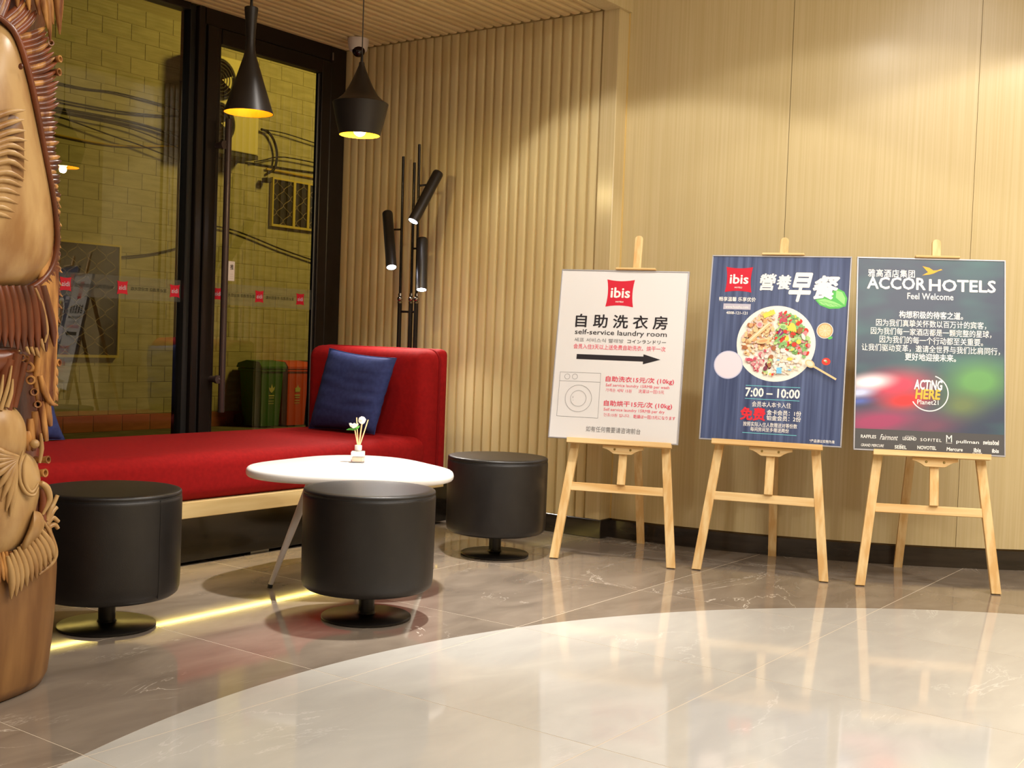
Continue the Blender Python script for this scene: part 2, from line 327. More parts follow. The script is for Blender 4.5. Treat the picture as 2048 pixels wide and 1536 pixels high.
# ------------------------------------------------------------------ floor
GX=2.298; GY=2.192; GP=.794; CC=(2.27,-.28); CR=2.6
bm=NB(); box(bm,-2.5,7.3,-3.2,4.9,-.06,-.0005)
floor=struct(obj('floor',bm,'grout_d'))
def tile(name, x0,x1,y0,y1, inside):
    g=.0015; x0+=g;x1-=g;y0+=g;y1-=g
    pts=[(x0,y0),(x1,y0),(x1,y1),(x0,y1)]
    R=CR-(.0006 if inside else -.0006)
    def ins(p): return (p[0]-CC[0])**2+(p[1]-CC[1])**2<R*R
    corners=[ins(p) for p in pts]
    # does the arc cross this tile?
    arc=[]; N_=720
    for i in range(N_):
        a=2*pi*i/N_; p=(CC[0]+R*cos(a),CC[1]+R*sin(a))
        if x0-.02<p[0]<x1+.02 and y0-.02<p[1]<y1+.02: arc.append(i)
    bm=NB()
    if not arc:
        if corners[0]!=inside: bm.free(); return
        box(bm,x0,x1,y0,y1,-.008,0)
    else:
        V=[Vector(p) for p in pts]; E=[(0,1),(1,2),(2,3),(3,0)]
        for i in arc:
            a0,a1=2*pi*i/N_,2*pi*(i+1)/N_; k=len(V); V+= [Vector((CC[0]+R*cos(a0),CC[1]+R*sin(a0))),Vector((CC[0]+R*cos(a1),CC[1]+R*sin(a1)))]; E.append((k,k+1))
        vo,eo,fo,_,_,_=delaunay_2d_cdt(V,E,[],0,1e-6)
        bv={}
        for f in fo:
            c=sum((vo[i] for i in f),Vector((0,0)))/len(f)
            if not(x0<c.x<x1 and y0<c.y<y1): continue
            if ins(c)!=inside: continue
            for i in f:
                if i not in bv: bv[i]=bm.verts.new((vo[i].x,vo[i].y,0))
            try: bm.faces.new([bv[i] for i in f])
            except ValueError: pass
        if not bm.faces: bm.free(); return
        r=bmesh.ops.extrude_face_region(bm,geom=bm.faces[:]); 
        for v in r['geom']:
            if isinstance(v,bmesh.types.BMVert): v.co.z=-.008
    cx,cy=(x0+x1)/2,(y0+y1)/2
    for v in bm.verts: v.co.x-=cx; v.co.y-=cy
    obj('tile',bm,'tile_cream' if inside else 'tile_grey',floor,loc=(cx,cy,0))
for i in range(-4,5):
    for j in range(-5,4):
        x0=GX+i*GP; y0=GY+j*GP
        for ins_ in (True,False): tile('tile',x0,x0+GP,y0,min(y0+GP,4.70),ins_)

# ------------------------------------------------------------------ slatted back wall (x = 4.762) and slatted ceiling
WX=4.762; WY=4.722; CZ=2.5; SY0=2.93
bm=NB(); box(bm,WX+.018,WX+.12,SY0,WY+.1,0,CZ+.5); wb=struct(obj('wall_back',bm,'slat_back'))
NS=29; y=SY0+.085; PI_=(WY-.02-y)/NS
def slat_poly(c,wd,dp):   # rounded front profile across, returns (a,b) with b = depth forward
    h=wd/2
    return [(c-h,0),(c-h,dp*.72),(c-h*.75,dp*.95),(c-h*.4,dp),(c+h*.4,dp),(c+h*.75,dp*.95),(c+h,dp*.72),(c+h,0)]
slat_me=None
for k in range(NS):
    yc=y+PI_*(k+.5)
    bm=NB(); vprism(bm,[(WX+.02-b,a) for a,b in slat_poly(0,PI_*.79,.011)],.088,CZ-.001)
    if slat_me is None:
        o=obj('slat',bm,'slat',wb,smooth=50,loc=(0,yc,0)); slat_me=o.data
    else:
        bm.free(); o=D.objects.new('slat',slat_me); COL.objects.link(o); o.parent=wb; o.location=(0,yc,0)
bm=NB(); box(bm,WX,WX+.12,SY0-.01,SY0+.078,.088,CZ,.003,1); part(obj('end_board',bm,'panel',wb,smooth=40),'plain upright board closing the slatted wall')
# baseboards
bm=NB(); box(bm,WX-.002,WX+.13,SY0-.015,WY,0,.088,.002,1); struct(obj('baseboard_back',bm,'skirting'))
# niche ceiling with slats running along x
bm=NB(); box(bm,-2.5,WX+.12,2.965,WY+.1,CZ+.02,CZ+.3); box(bm,-2.5,WX+.12,2.92,2.965,CZ-.0,HZ+.02)
ceil=struct(obj('ceiling',bm,'slat_back'))
bm=NB(); box(bm,-2.5,7.3,-3.2,2.92,HZ,HZ+.06); part(struct(obj('ceiling_hall',bm,'plaster')),'white hall ceiling')
bm=NB(); box(bm,-2.5,5.0,2.905,2.92,CZ,HZ,0); box(bm,-2.5,WX+.12,2.905,3.0,CZ-.004,CZ,0); struct(obj('trim_1',bm,'panel'))
cs=None
for k in range(NS):
    yc=y+PI_*(k+.5)
    if cs is None:
        bm=NB(); n=slat_poly(0,PI_*.70,.02)
        a=[bm.verts.new((-2.5,p[0],CZ+.02-p[1])) for p in n]; b=[bm.verts.new((WX,p[0],CZ+.02-p[1])) for p in n]
        for i in range(len(n)): bm.faces.new((a[i],a[(i+1)%len(n)],b[(i+1)%len(n)],b[i]))
        bm.faces.new(a); bm.faces.new(b[::-1])
        o=obj('slat',bm,'ceil_slat',ceil,smooth=50,loc=(0,yc,0)); cs=o.data
    else:
        o=D.objects.new('slat',cs); COL.objects.link(o); o.parent=ceil; o.location=(0,yc,0)

# ------------------------------------------------------------------ curved right wall of veneer panels
AC_=(7.87,3.06); AR=3.02
def arc_pt(r,a): return (AC_[0]+r*cos(radians(a)),AC_[1]+r*sin(radians(a)))
def arc_slab(bm,a0,a1,r0,r1,z0,z1,n):
    ins=[arc_pt(r0,a0+(a1-a0)*i/n) for i in range(n+1)]; out=[arc_pt(r1,a0+(a1-a0)*i/n) for i in range(n+1)]
    vprism(bm, out+ins[::-1], z0, z1)
bm=NB(); arc_slab(bm,180.5,254,AR-.12,AR-.008,0,HZ,48); wr=struct(obj('wall_right',bm,'panel_gap'))
edges=[181.2,182.7,197.5,212.6,227.7,242.8,254]
for a0,a1 in zip(edges[:-1],edges[1:]):
    g=.02; n=2 if a1-a0<3 else 14
    bm=NB(); arc_slab(bm,a0+g,a1-g,AR-.008,AR,.09,HZ,n)
    obj('panel',bm,'panel',wr,smooth=30)
bm=NB(); arc_slab(bm,182.62,182.78,AR-.004,AR+.003,.09,HZ,1); part(obj('joint_strip',bm,'trimgold',wr),'pale strip in the joint beside the slatted wall')
bm=NB(); arc_slab(bm,181,254,AR-.004,AR+.010,0,.083,60); bb=struct(obj('baseboard_right',bm,'skirting',smooth=30))
# unseen enclosure of the hall (behind and beside the camera)
bm=NB(); box(bm,-2.6,-2.5,-3.2,4.9,0,HZ); struct(obj('wall_left',bm,'plaster'))
bm=NB(); box(bm,-2.6,7.3,-3.3,-3.2,0,HZ); struct(obj('wall_front',bm,'panel'))
bm=NB(); box(bm,7.05,7.3,-3.2,.3,0,HZ); struct(obj('wall_far_right',bm,'panel'))
for i,(x,yy,e,dg) in enumerate(DOWN):
    t=tag(D.objects.new('downlight',None),'recessed round ceiling downlight '+['above the table','in the left of the hall','above the middle easel','at the right of the hall','at the rear left of the hall','over the pale floor circle'][i],'light','hall downlights')
    COL.objects.link(t); t.location=(x,yy,HZ)
    bm=NB(); lathe(bm,[(.075,0),(.075,-.006),(.055,-.008),(.055,0)],24,caps=False); obj('ring',bm,'white',t,smooth=40)

# ------------------------------------------------------------------ window wall (y = 4.722): fixed pane, door, frames
Y0=WY; zt=CZ
ww=D.objects.new('window_1',None); COL.objects.link(ww); ww['kind']='structure'
def fr(name,x0,x1,z0,z1,y0,y1,par,m='frame',bev=.004): 
    bm=NB(); box(bm,x0,x1,y0,y1,z0,z1,bev,1); return obj(name,bm,m,par)
fr('frame_post',3.712,3.745,0,zt,Y0-.02,Y0+.06,ww,'frame2'); fr('frame_post',3.745,3.782,0,zt,Y0-.045,Y0+.06,ww)
fr('top_rail',-2.5,3.712,zt-.028,zt+.02,Y0-.02,Y0+.06,ww); fr('bottom_rail',-2.5,3.712,0,.06,Y0-.02,Y0+.06,ww)
fr('frame_post',.9,.96,0,zt,Y0-.02,Y0+.06,ww)
def pane(x0,x1,z0,z1,par,yy):
    bm=NB(); box(bm,x0,x1,yy,yy+.01,z0,z1)
    for f in bm.faces: f.material_index = 0 if f.normal.y<-.5 else 1
    o=obj('pane',bm,['glass','glass_back'],par); return o
pane(.96,3.714,.06,zt-.026,ww,Y0+.01); pane(-2.5,.9,.06,zt-.026,ww,Y0+.01)
dr=D.objects.new('door_1',None); COL.objects.link(dr); dr['kind']='structure'
fr('jamb',3.782,3.80,0,zt,Y0-.03,Y0+.05,dr,'frame2')
fr('jamb',4.66,4.775,0,zt,Y0-.03,Y0+.05,dr); fr('head_frame',3.78,4.66,2.42,zt+.01,Y0-.03,Y0+.05,dr)
fr('stile',3.802,3.868,.01,2.42,Y0-.045,Y0+.02,dr); fr('stile',3.868,3.896,.01,2.42,Y0-.03,Y0+.02,dr)
fr('stile',4.588,4.655,.01,2.42,Y0-.035,Y0+.02,dr); fr('top_rail',3.896,4.588,2.345,2.42,Y0-.035,Y0+.02,dr); fr('bottom_rail',3.896,4.588,.01,.12,Y0-.035,Y0+.02,dr)
fr('glazing_strip',4.574,4.580,.12,2.34,Y0-.02,Y0-.012,dr,'steel',.001); fr('glazing_bead',4.580,4.590,.12,2.345,Y0-.022,Y0-.0,dr,'frame2',.001)
pane(3.896,4.578,.12,2.346,dr,Y0-.005)
bm=NB(); lathe(bm,[(.0155,.515),(.0168,.52),(.0168,1.965),(.0155,1.97)],20,(3.893,Y0-.10,0)); hd=part(obj('door_handle',bm,'handle',dr,smooth=40),'long upright bronze pull bar')
for z in (1.84,.68):
    bm=NB(); lathe(bm,[(.016,0),(.016,.05),(.021,.052),(.021,.07)],16,mat4=Matrix.Translation((3.868,Y0-.035,z))@Matrix.Rotation(radians(90),4,'X')); 
    lathe(bm,[(.012,0),(.012,.03)],12,mat4=Matrix.Translation((3.868,Y0-.095,z))@Matrix.Rotation(radians(90),4,'Y')); obj('handle_bracket',bm,'handle',dr,smooth=40)
bm=NB(); box(bm,4.653,4.661,Y0-.044,Y0-.034,2.425,2.468,.002,1); obj('closer_pin',bm,'steel',dr)
# film band with logos on the glass (mirrored: printed for the street side)
yb=Y0-.008
def film(x0,x1,z0,z1,par,yy):
    bm=NB(); flatpoly(bm,[(x0,z0),(x1,z0),(x1,z1),(x0,z1)],yy); part(obj('frosted_band',bm,'film',par),'frosted safety film band across the glass')
film(.96,3.712,1.055,1.162,ww,Y0+.0085); film(3.896,4.578,1.055,1.162,dr,Y0-.0065)
def decal(cx,par,yy):
    bm=NB(); flatpoly(bm,cushion_outline(cx-.029,1.076,cx+.029,1.140),yy); o=part(obj('logo_decal',bm,'logored',par),'small red cushion shaped logo decal')
    text('decal_text','ibis',(cx-.019,1.098,cx+.019,1.119),'boxgrey',par,y=yy-.0008,bold=.02,mirror=True)
def dtext(x0,x1,par,yy): text('decal_text','宜必思酒店·欢迎您光临',(x0,1.098,x1,1.115),'acdark',par,y=yy,bold=.01,mirror=True)
for cx in (3.092,3.385,3.678,2.799): decal(cx,ww,Y0+.0075)
for cx in (3.092,3.385,2.799): dtext(cx+.045,cx+.245,ww,Y0+.0075)
for cx in (4.205,4.496,3.93): decal(cx,dr,Y0-.0078)
for cx in (3.93,4.205): dtext(cx+.045,cx+.245,dr,Y0-.0078)
bm=NB(); box(bm,3.965,4.034,Y0-.0085,Y0-.0068,1.178,1.278,.0005,1); st=part(obj('notice_sticker',bm,'white',dr),'small white notice stuck behind the pull bar')
text('sticker_text','推',(4.005,1.235,4.025,1.262),'ink',dr,y=Y0-.0092,bold=.02); text('sticker_text','—\n—\n—',(4.004,1.19,4.024,1.212),'inkgrey',dr,y=Y0-.0092)

# ------------------------------------------------------------------ outside alley
OY=11.3; GZ=-.25
bm=NB(); box(bm,3,16,OY-.001,OY+.3,GZ,5.6); wo=struct(obj('wall_outside',bm,'mortar'))
bm=NB(); box(bm,-3,16,4.85,OY+.3,GZ-.1,GZ); struct(obj('ground_outside',bm,'concrete'))
WINS=[(6.9,8.0,.6,1.8),(10.2,11.35,2.27,2.86)]
bw,bh=.372,.181; blk=None; blkr=None; cnt=0
for r in range(0,26):
    z0=(-.065+bh*r) if r>0 else GZ
    z1=-.065+bh*(r+1)-.004 if r>0 else -.065-.004+.0
    if r==0: z0,z1=GZ,-.07
    else: z0=-.065+bh*(r-1); z1=z0+bh-.005
    for c in range(-3,11):
        x0=8.11+bw*c+(bw/2 if r%2 else 0); x1=x0+bw-.006
        if x1<7.0 or x0>11.25: continue
        if any(x0+.02>a and x1-.02<b_ and z0+.01>c_ and z1-.01<d_ for a,b_,c_,d_ in WINS): continue
        if 8.98<x0 and x1<9.25: continue
        if cnt>=296: break
        bm=NB()
        if r==0 and blkr is None: 
            box(bm,0,bw-.006,0,.03,0,z1-z0,.003,1); o=obj('block',bm,'block_red',wo,loc=(x0,OY-.006,z0)); blkr=o.data
        elif r>0 and blk is None:
            box(bm,0,bw-.003,0,.03,0,bh-.003,.003,1); o=obj('block',bm,'block',wo,loc=(x0,OY-.006,z0)); blk=o.data
        else:
            bm.free(); o=D.objects.new('block',blkr if r==0 else blk); COL.objects.link(o); o.parent=wo; o.location=(x0,OY-.006,z0)
        cnt+=1
bm=NB(); box(bm,3,7.1,OY,OY+.05,GZ,5.6); box(bm,11.2,16,OY,OY+.05,GZ,5.6); box(bm,7,11.3,OY,OY+.05,4.46,5.6); obj('render_coat',bm,'block',wo)
def barred(name,label,x0,x1,z0,z1,mulls,step):
    t=thing(name,label,'window',((x0+x1)/2,OY-.04,z0)); W=(x1-x0)/2; Hh=z1-z0
    bm=NB(); box(bm,-W,W,.0,.03,0,Hh); obj('dark_pane',bm,'outdark',t)
    bm=NB(); f=.022
    box(bm,-W-f,W+f,-.02,.03,-f*1.3,0); box(bm,-W-f,W+f,-.02,.03,Hh,Hh+f); box(bm,-W-f,-W,-.02,.03,0,Hh); box(bm,W,W+f,-.02,.03,0,Hh); obj('frame',bm,'outframe',t)
    for mx in mulls:
        bm=NB(); box(bm,mx-(x0+x1)/2-.02,mx-(x0+x1)/2+.02,-.022,-.005,0,Hh); obj('mullion',bm,'outframe',t)
    n=int((x1-x0)/step); A=step/2
    for i in range(n+1):
        xc=-W+i*step; pts=[]
        nn=int(Hh/step*6)
        for k in range(nn+1):
            z=Hh*k/nn; pts.append((max(-W,min(W,xc+A*sin(2*pi*z/(step*1.7))*(1 if i%2 else -1))),-.012,z))
        bm=NB(); tube(bm,pts,.005,4); obj('lattice_bar',bm,'lattice',t)
barred('barred_window','large dark barred window low in the outside wall, seen at the left through the glass',6.92,7.985,.6,1.795,[],.12)
barred('barred_window','small dark barred window high in the outside wall with yellow mullions',10.22,11.3,2.28,2.84,[10.57,10.82],.115)
# air conditioner
ax=dict(x0=8.80,x1=9.665,z0=3.03,z1=4.10,y=10.93)
t=thing('air_conditioner','tall pale twin fan air conditioner unit on the outside wall beyond the door','air conditioner',((ax['x0']+ax['x1'])/2,ax['y'],ax['z0']))
W=(ax['x1']-ax['x0'])/2; Hh=ax['z1']-ax['z0']
bm=NB(); box(bm,-W,W,0,.34,0,Hh,.012,2); obj('casing',bm,'acwhite',t)
for zc in (.29,.79):
    bm=NB(); xc=9.05-(ax['x0']+ax['x1'])/2
    lathe(bm,[(.235,0),(.235,.012),(.245,.012),(.245,0)],32,mat4=Matrix.Translation((xc,-.001,zc))@Matrix.Rotation(radians(90),4,'X')); g=obj('fan_grille',bm,'acgrey',t,smooth=40)
    bm=NB()
    for rr in (.06,.1,.14,.18,.215): lathe(bm,[(rr,0),(rr+.006,0),(rr+.006,.006),(rr,.006)],28,caps=False,mat4=Matrix.Translation((xc,-.014,zc))@Matrix.Rotation(radians(90),4,'X'))
    obj('grille_ring',bm,'acdark',g)
    bm=NB()
    for q in range(3):
        a=q*2*pi/3; prism(bm,[(xc+.03*cos(a),zc+.03*sin(a)),(xc+.2*cos(a-.5),zc+.2*sin(a-.5)),(xc+.2*cos(a+.35),zc+.2*sin(a+.35))],-.0135,-.0125)
    obj('fan_blade',bm,'acwhite',g)
bm=NB(); box(bm,-W-.02,W+.02,.02,.37,-.05,0); obj('bracket',bm,'acdark',t)
CN=[0]
def cable(name,label,pts,r,m,cat='cable',g=None):
    CN[0]=(CN[0]+1)%6
    r*=.75; bm=NB(); tube(bm,smoothpts([(a,OY-.025-CN[0]*.012,b) for (a,b,*p) in pts],5),r,6); o=obj(name,bm,m,None,smooth=60); return tag(o,label,cat,g)
cable('cable','thin cable, topmost of those sagging over the left pane\'s outside wall',[(7.0,3.45),(7.5,3.45),(7.92,3.48),(8.52,3.46),(8.76,3.43)],.012,'cable')
cable('cable','thin cable, second from the top, left part of the outside wall',[(7.0,3.29),(7.25,3.27),(7.92,3.28),(8.4,3.32),(8.76,3.36)],.014,'cable')
cable('cable_bundle','thick dark cable bundle across the left part of the outside wall',[(7.0,3.18),(7.25,3.18),(7.93,3.19),(8.39,3.17),(8.76,3.12)],.022,'cable')
cable('cable','thin cable running just under the thick bundle on the left',[(7.0,3.14),(7.3,3.13),(8.0,3.12),(8.5,3.05),(8.76,2.99)],.010,'cable')
cable('cable','thin cable slanting down across the yellow pipe on the left',[(7.0,3.1),(7.26,3.08),(7.87,2.99),(8.19,2.95),(8.76,2.85)],.011,'cable')
cable('conduit_pipe','pale yellow sagging pipe below the cables on the left',[(7.0,2.92),(7.29,2.905),(7.75,2.90),(8.13,2.93),(8.76,3.03)],.016,'ycable','pipe')
cable('cable','lone thin cable rising rightwards from the low barred window',[(8.0,1.69),(8.43,1.76),(8.9,1.89),(9.3,2.02)],.013,'cable')
cable('cable','lone thin cable dropping rightwards below the small barred window',[(9.3,2.16),(9.58,2.14),(9.9,2.08),(10.4,1.97),(11.2,1.83)],.013,'cable')
cable('drain_hose','dark hose arching beside the air conditioner',[(9.98,3.42),(10.1,3.40),(10.2,3.3),(10.25,3.15),(10.22,2.98),(10.12,2.9)],.022,'cable','hose')
cable('cable','thin cable leaving the right side of the air conditioner at hose height',[(9.98,3.42),(10.35,3.43),(10.9,3.39),(11.25,3.37)],.010,'cable')
cable('cable','thin cable below the air conditioner, upper of two',[(9.86,3.0),(10.0,3.04),(10.36,3.13),(11.2,3.13)],.012,'cable')
cable('cable','thin cable just above the small barred window',[(9.3,2.98),(9.9,2.99),(10.4,3.0),(11.2,3.03)],.014,'cable')
cable('conduit_pipe','straight conduit along the top of the small barred window',[(10.1,2.95),(10.6,2.95),(11.3,2.95)],.018,'ycable','pipe')
t=thing('outdoor_camera','small dark outdoor camera left of the small barred window','camera',(10.07,OY-.1,2.80))
bm=NB(); box(bm,-.055,.03,-.05,.05,-.03,.03,.01,2); obj('body',bm,'acdark',t); bm=NB(); tube(bm,[(.02,.0,0),(.04,.1,.03)],.01,6); obj('bracket',bm,'cable',t)
# wheelie bins
def wheelie(label,x,yy,m,s=1.0,mark=0,w=.37,h=.72,d=.40):
    t=thing('wheelie_bin',label,'bin',(x,yy,GZ),0,'wheelie bins in the alley')
    bm=NB(); 
    lo=[(-w/2+.04,.03),(w/2-.04,.03),(w/2-.04,d-.05),(-w/2+.04,d-.05)]; hi=[(-w/2+.01,0),(w/2-.01,0),(w/2-.01,d),(-w/2+.01,d)]
    a=[bm.verts.new((p[0],p[1],.02)) for p in lo]; b=[bm.verts.new((p[0],p[1],h)) for p in hi]
    for i in range(4): bm.faces.new((a[i],a[(i+1)%4],b[(i+1)%4],b[i]))
    bm.faces.new(a[::-1]); bm.faces.new(b); obj('body',bm,m,t)
    bm=NB(); box(bm,-w/2-.012,w/2+.012,-.02,d+.01,h-.035,h,.006,1); obj('rim',bm,m,t)
    bm=NB(); prism_=[( -.03,h+.003),(-.03,h+.03),(.02,h+.085),(d*.6,h+.10),(d,h+.06),(d+.02,h+.003)]
    a=[bm.verts.new((-w/2-.02,p[0],p[1])) for p in prism_]; b=[bm.verts.new((w/2+.02,p[0],p[1])) for p in prism_]
    for i in range(6): bm.faces.new((a[i],a[(i+1)%6],b[(i+1)%6],b[i]))
    bm.faces.new(a); bm.faces.new(b[::-1]); obj('lid',bm,m,t)
    for sx in (-1,1):
        bm=NB(); lathe(bm,[(.075,-.02),(.08,0),(.075,.02)],18,mat4=Matrix.Translation((sx*(w/2-.01),d-.01,.08))@Matrix.Rotation(radians(90),4,'Y')); obj('wheel',bm,'rubber',t,smooth=50)
    bm=NB(); tube(bm,[(-w/2,d+.03,h+.02),(w/2,d+.03,h+.02)],.015,8); obj('handle',bm,m,t)
    if mark:
        bm=NB(); zc=h*.66
        if mark==1: flatpoly(bm,[(-.0,zc-.05),(.04,zc-.01),(.05,zc+.03),(.02,zc+.01),(-.005,zc+.06),(-.02,zc+.01),(-.05,zc+.02),(-.035,zc-.025)],-.0)
        else: flatpoly(bm,[(-.04,zc-.04),(.04,zc-.04),(.045,zc+.01),(.015,zc+.015),(0,zc+.05),(-.015,zc+.015),(-.045,zc+.01)],-.0)
        flatpoly(bm,[(-.045,zc-.09),(.045,zc-.09),(.045,zc-.075),(-.045,zc-.075)],0); flatpoly(bm,[(-.04,zc-.115),(.04,zc-.115),(.04,zc-.105),(-.04,zc-.105)],0)
        for dz in (.155,.185): 
            for k in range(4): flatpoly(bm,[(-.04+k*.022,zc-dz),(-.026+k*.022,zc-dz),(-.026+k*.022,zc-dz+.012),(-.04+k*.022,zc-dz+.012)],0)
        for v in bm.verts: v.co.y=-.006+.03*(1-v.co.z/h)
        obj('printed_mark',bm,'binmark',t)
    return t
wheelie('green wheelie bin with a pale sorting symbol on its front',9.88,10.80,'bin_g',mark=1)
wheelie('orange wheelie bin with a pale sorting symbol beside the green one',10.29,10.78,'bin_o',mark=2)
wheelie('dark blue wheelie bin half hidden at the right of the orange one',10.72,10.79,'bin_b')
bake_dummy=None
exec_order=None

# ------------------------------------------------------------------ chaise sofa
SX0,SX1,SYF,SYB=1.8,4.30,3.63,4.43
sofa=thing('chaise_sofa','long red chaise sofa with one raised end against the slatted wall','sofa',(3.1,4.0,0))
def sb(x): return x-3.1
bm=NB(); box(bm,sb(SX0),sb(4.33),SYF-4,SYB-4,.262,.448,.055,5); obj('seat',bm,'red',sofa,smooth=60)
bm=NB(); box(bm,sb(4.275),sb(4.435),SYF-.005-4,SYB-4,.262,.868,.062,6); obj('backrest',bm,'red',sofa,smooth=60)
bm=NB(); box(bm,sb(4.385),sb(4.45),SYF-.012-4,SYB+.004-4,.262,.872,.03,4)
obj('back_shell',bm,'red',sofa,smooth=60)
r=.06; ya,yb_=SYF-.006-4,SYB-.002-4; xx=sb(4.383); P=[(xx,ya,.27)]
for k in range(7): a=pi*(1-k/12); P.append((xx,ya+r+r*cos(a),.866-r+r*sin(a)))
for k in range(7): a=pi/2*(1-k/6); P.append((xx,yb_-r+r*cos(a),.866-r+r*sin(a)))
P.append((xx,yb_,.27))
bm=NB(); tube(bm,P,.0055,8); obj('piping',bm,'redpipe',sofa,smooth=60)
bm=NB(); box(bm,sb(SX0),sb(4.452),SYF+.0-4,SYF+.03-4,.200,.263,.002,1); part(obj('rail',bm,'oak',sofa),'pale oak rail under the seat')
bm=NB(); box(bm,sb(4.425),sb(4.452),SYF+.031-4,SYB-4,.200,.263,.002,1); obj('rail',bm,'oak',sofa)
bm=NB(); box(bm,sb(SX0+.06),sb(4.425),SYF+.03-4,SYB-.03-4,.245,.262); obj('seat_board',bm,'oak',sofa)
bm=NB(); box(bm,sb(SX0+.1),sb(4.57),3.703-4,4.40-4,.014,.203,.002,1); part(obj('plinth',bm,'plinth',sofa),'glossy black plinth')
for x in (2.2,3.36,4.4):
    for yy in (3.74,4.35):
        bm=NB(); box(bm,sb(x)-.05,sb(x)+.05,yy-4-.02,yy-4+.02,0,.015); obj('foot',bm,'steel' if x==3.36 else 'blackmetal',sofa)
bm=NB(); box(bm,sb(SX0+.1),sb(4.50),3.692-4,3.702-4,.210,.2185); part(obj('led_strip',bm,'led',sofa),'glowing yellow light strip under the rail')

# ------------------------------------------------------------------ cushions
def cushion(label,c4,th,seed,side=1,dark=False):
    BL,BR,TR,TL=[Vector(p) for p in c4]; C=(BL+BR+TR+TL)/4
    t=thing('throw_pillow',label,'cushion',(C.x,C.y,min(BL.z,BR.z)),0,None); O=Vector(t.location)
    n=(BR-BL).cross(TL-BL).normalized(); N_=28; bm=NB(); G={}
    for s in (1,-1):
        for i in range(N_+1):
            for j in range(N_+1):
                u,v=i/N_,j/N_; a,b=2*u-1,2*v-1
                if s==-1 and (i in(0,N_) or j in (0,N_)): G[(s,i,j)]=G[(1,i,j)]; continue
                # edges bow inwards between the corners
                u2=.5+.5*a*(1-.055*(1-b*b)); v2=.5+.5*b*(1-.055*(1-a*a))
                p=BL*(1-u2)*(1-v2)+BR*u2*(1-v2)+TR*u2*v2+TL*(1-u2)*v2
                h=th*((1-a**4)*(1-b**4))**.55*(1-.15*(a*a+b*b)/2)
                wr=noise.noise(Vector((u*2.2+seed,v*13,seed)))*.006*max(0,(1-a**8))*max(0,(1-b**8))*(1+1.6*max(0,u-.45))
                G[(s,i,j)]=bm.verts.new(p+n*s*(h+wr)-O)
    for s in (1,-1):
        for i in range(N_):
            for j in range(N_):
                q=[G[(s,i,j)],G[(s,i+1,j)],G[(s,i+1,j+1)],G[(s,i,j+1)]]
                bm.faces.new(q if s==1 else q[::-1])
    obj('cover',bm,'blue',t,smooth=70)
    P=[]; 
    for i in range(N_+1): P.append((i,0))
    for j in range(1,N_+1): P.append((N_,j))
    for i in range(N_-1,-1,-1): P.append((i,N_))
    for j in range(N_-1,0,-1): P.append((0,j))
    pts=[]
    for (i,j) in P:
        a,b=2*i/N_-1,2*j/N_-1; u2=.5+.5*a*(1-.055*(1-b*b)); v2=.5+.5*b*(1-.055*(1-a*a))
        pts.append(BL*(1-u2)*(1-v2)+BR*u2*(1-v2)+TR*u2*v2+TL*(1-u2)*v2-O)
    bm=NB(); tube(bm,pts+[pts[0]],.0022,6); obj('seam',bm,'blue',t)
    return t
def sc_(x,y,z,x0): k=x0/4.22; return (x0,y*k,.93+(z-.93)*k)
cushion('dark blue square pillow leaning on the sofa\'s raised end',[sc_(0,4.335,.444,4.165),sc_(0,3.885,.448,4.165),sc_(0,3.757,.822,4.205),sc_(0,4.205,.855,4.205)],.062,3)
cushion('blue pillow at the left of the sofa, half hidden by the wood carving',[(2.42,4.34,.452),(2.84,4.34,.452),(2.80,4.40,.66),(2.50,4.40,.84)],.05,9)

# ------------------------------------------------------------------ stools
def stool(label,x,y,seam,first=[None]):
    t=thing('drum_stool',label,'stool',(x,y,0),seam,'round leather stools around the table')
    if first[0] is None:
        bm=NB(); lathe(bm,[(.10,.100),(.185,.100),(.200,.104),(.210,.113),(.2145,.128),(.2155,.16),(.2165,.40),(.2155,.408),(.213,.4125)],72); b=obj('seat_body',bm,'leather',t,smooth=50)
        bm=NB(); lathe(bm,[(.2130,.4115),(.2150,.4150),(.2154,.4200),(.2142,.4245),(.2105,.4270),(.19,.4284),(.0,.429)],72,caps=False); c=obj('seat_top',bm,'leather',t,smooth=60)
        bm=NB(); tube(bm,[(.2135*cos(a),.2135*sin(a),.4125) for a in [2*pi*i/72 for i in range(73)]],.0016,6); d=obj('seam',bm,'leather_seam',t)
        bm=NB(); tube(bm,[(.2130,0,.115),(.2152,0,.14),(.2160,0,.2),(.2168,0,.39),(.215,0,.411)],.0012,6); e=obj('seam',bm,'leather_seam',t)
        bm=NB(); lathe(bm,[(.026,.008),(.026,.102)],32); p=obj('pole',bm,'blackmetal',t,smooth=40)
        bm=NB(); lathe(bm,[(.143,0),(.147,.002),(.147,.008),(.144,.0105),(.05,.0125),(.030,.016),(.0265,.024)],72); q=obj('base_plate',bm,'blackmetal',t,smooth=50)
        first[0]=t
    else:
        for ch in first[0].children:
            n=ch.copy(); COL.objects.link(n); n.parent=t
    return t
stool('round black leather stool at the left, beside the wood carving',2.199,3.117,radians(-83))
stool('round black leather stool in front of the white table',2.843,2.628,radians(30))
stool('round black leather stool at the right of the table, by the slatted wall',4.064,3.017,radians(40))

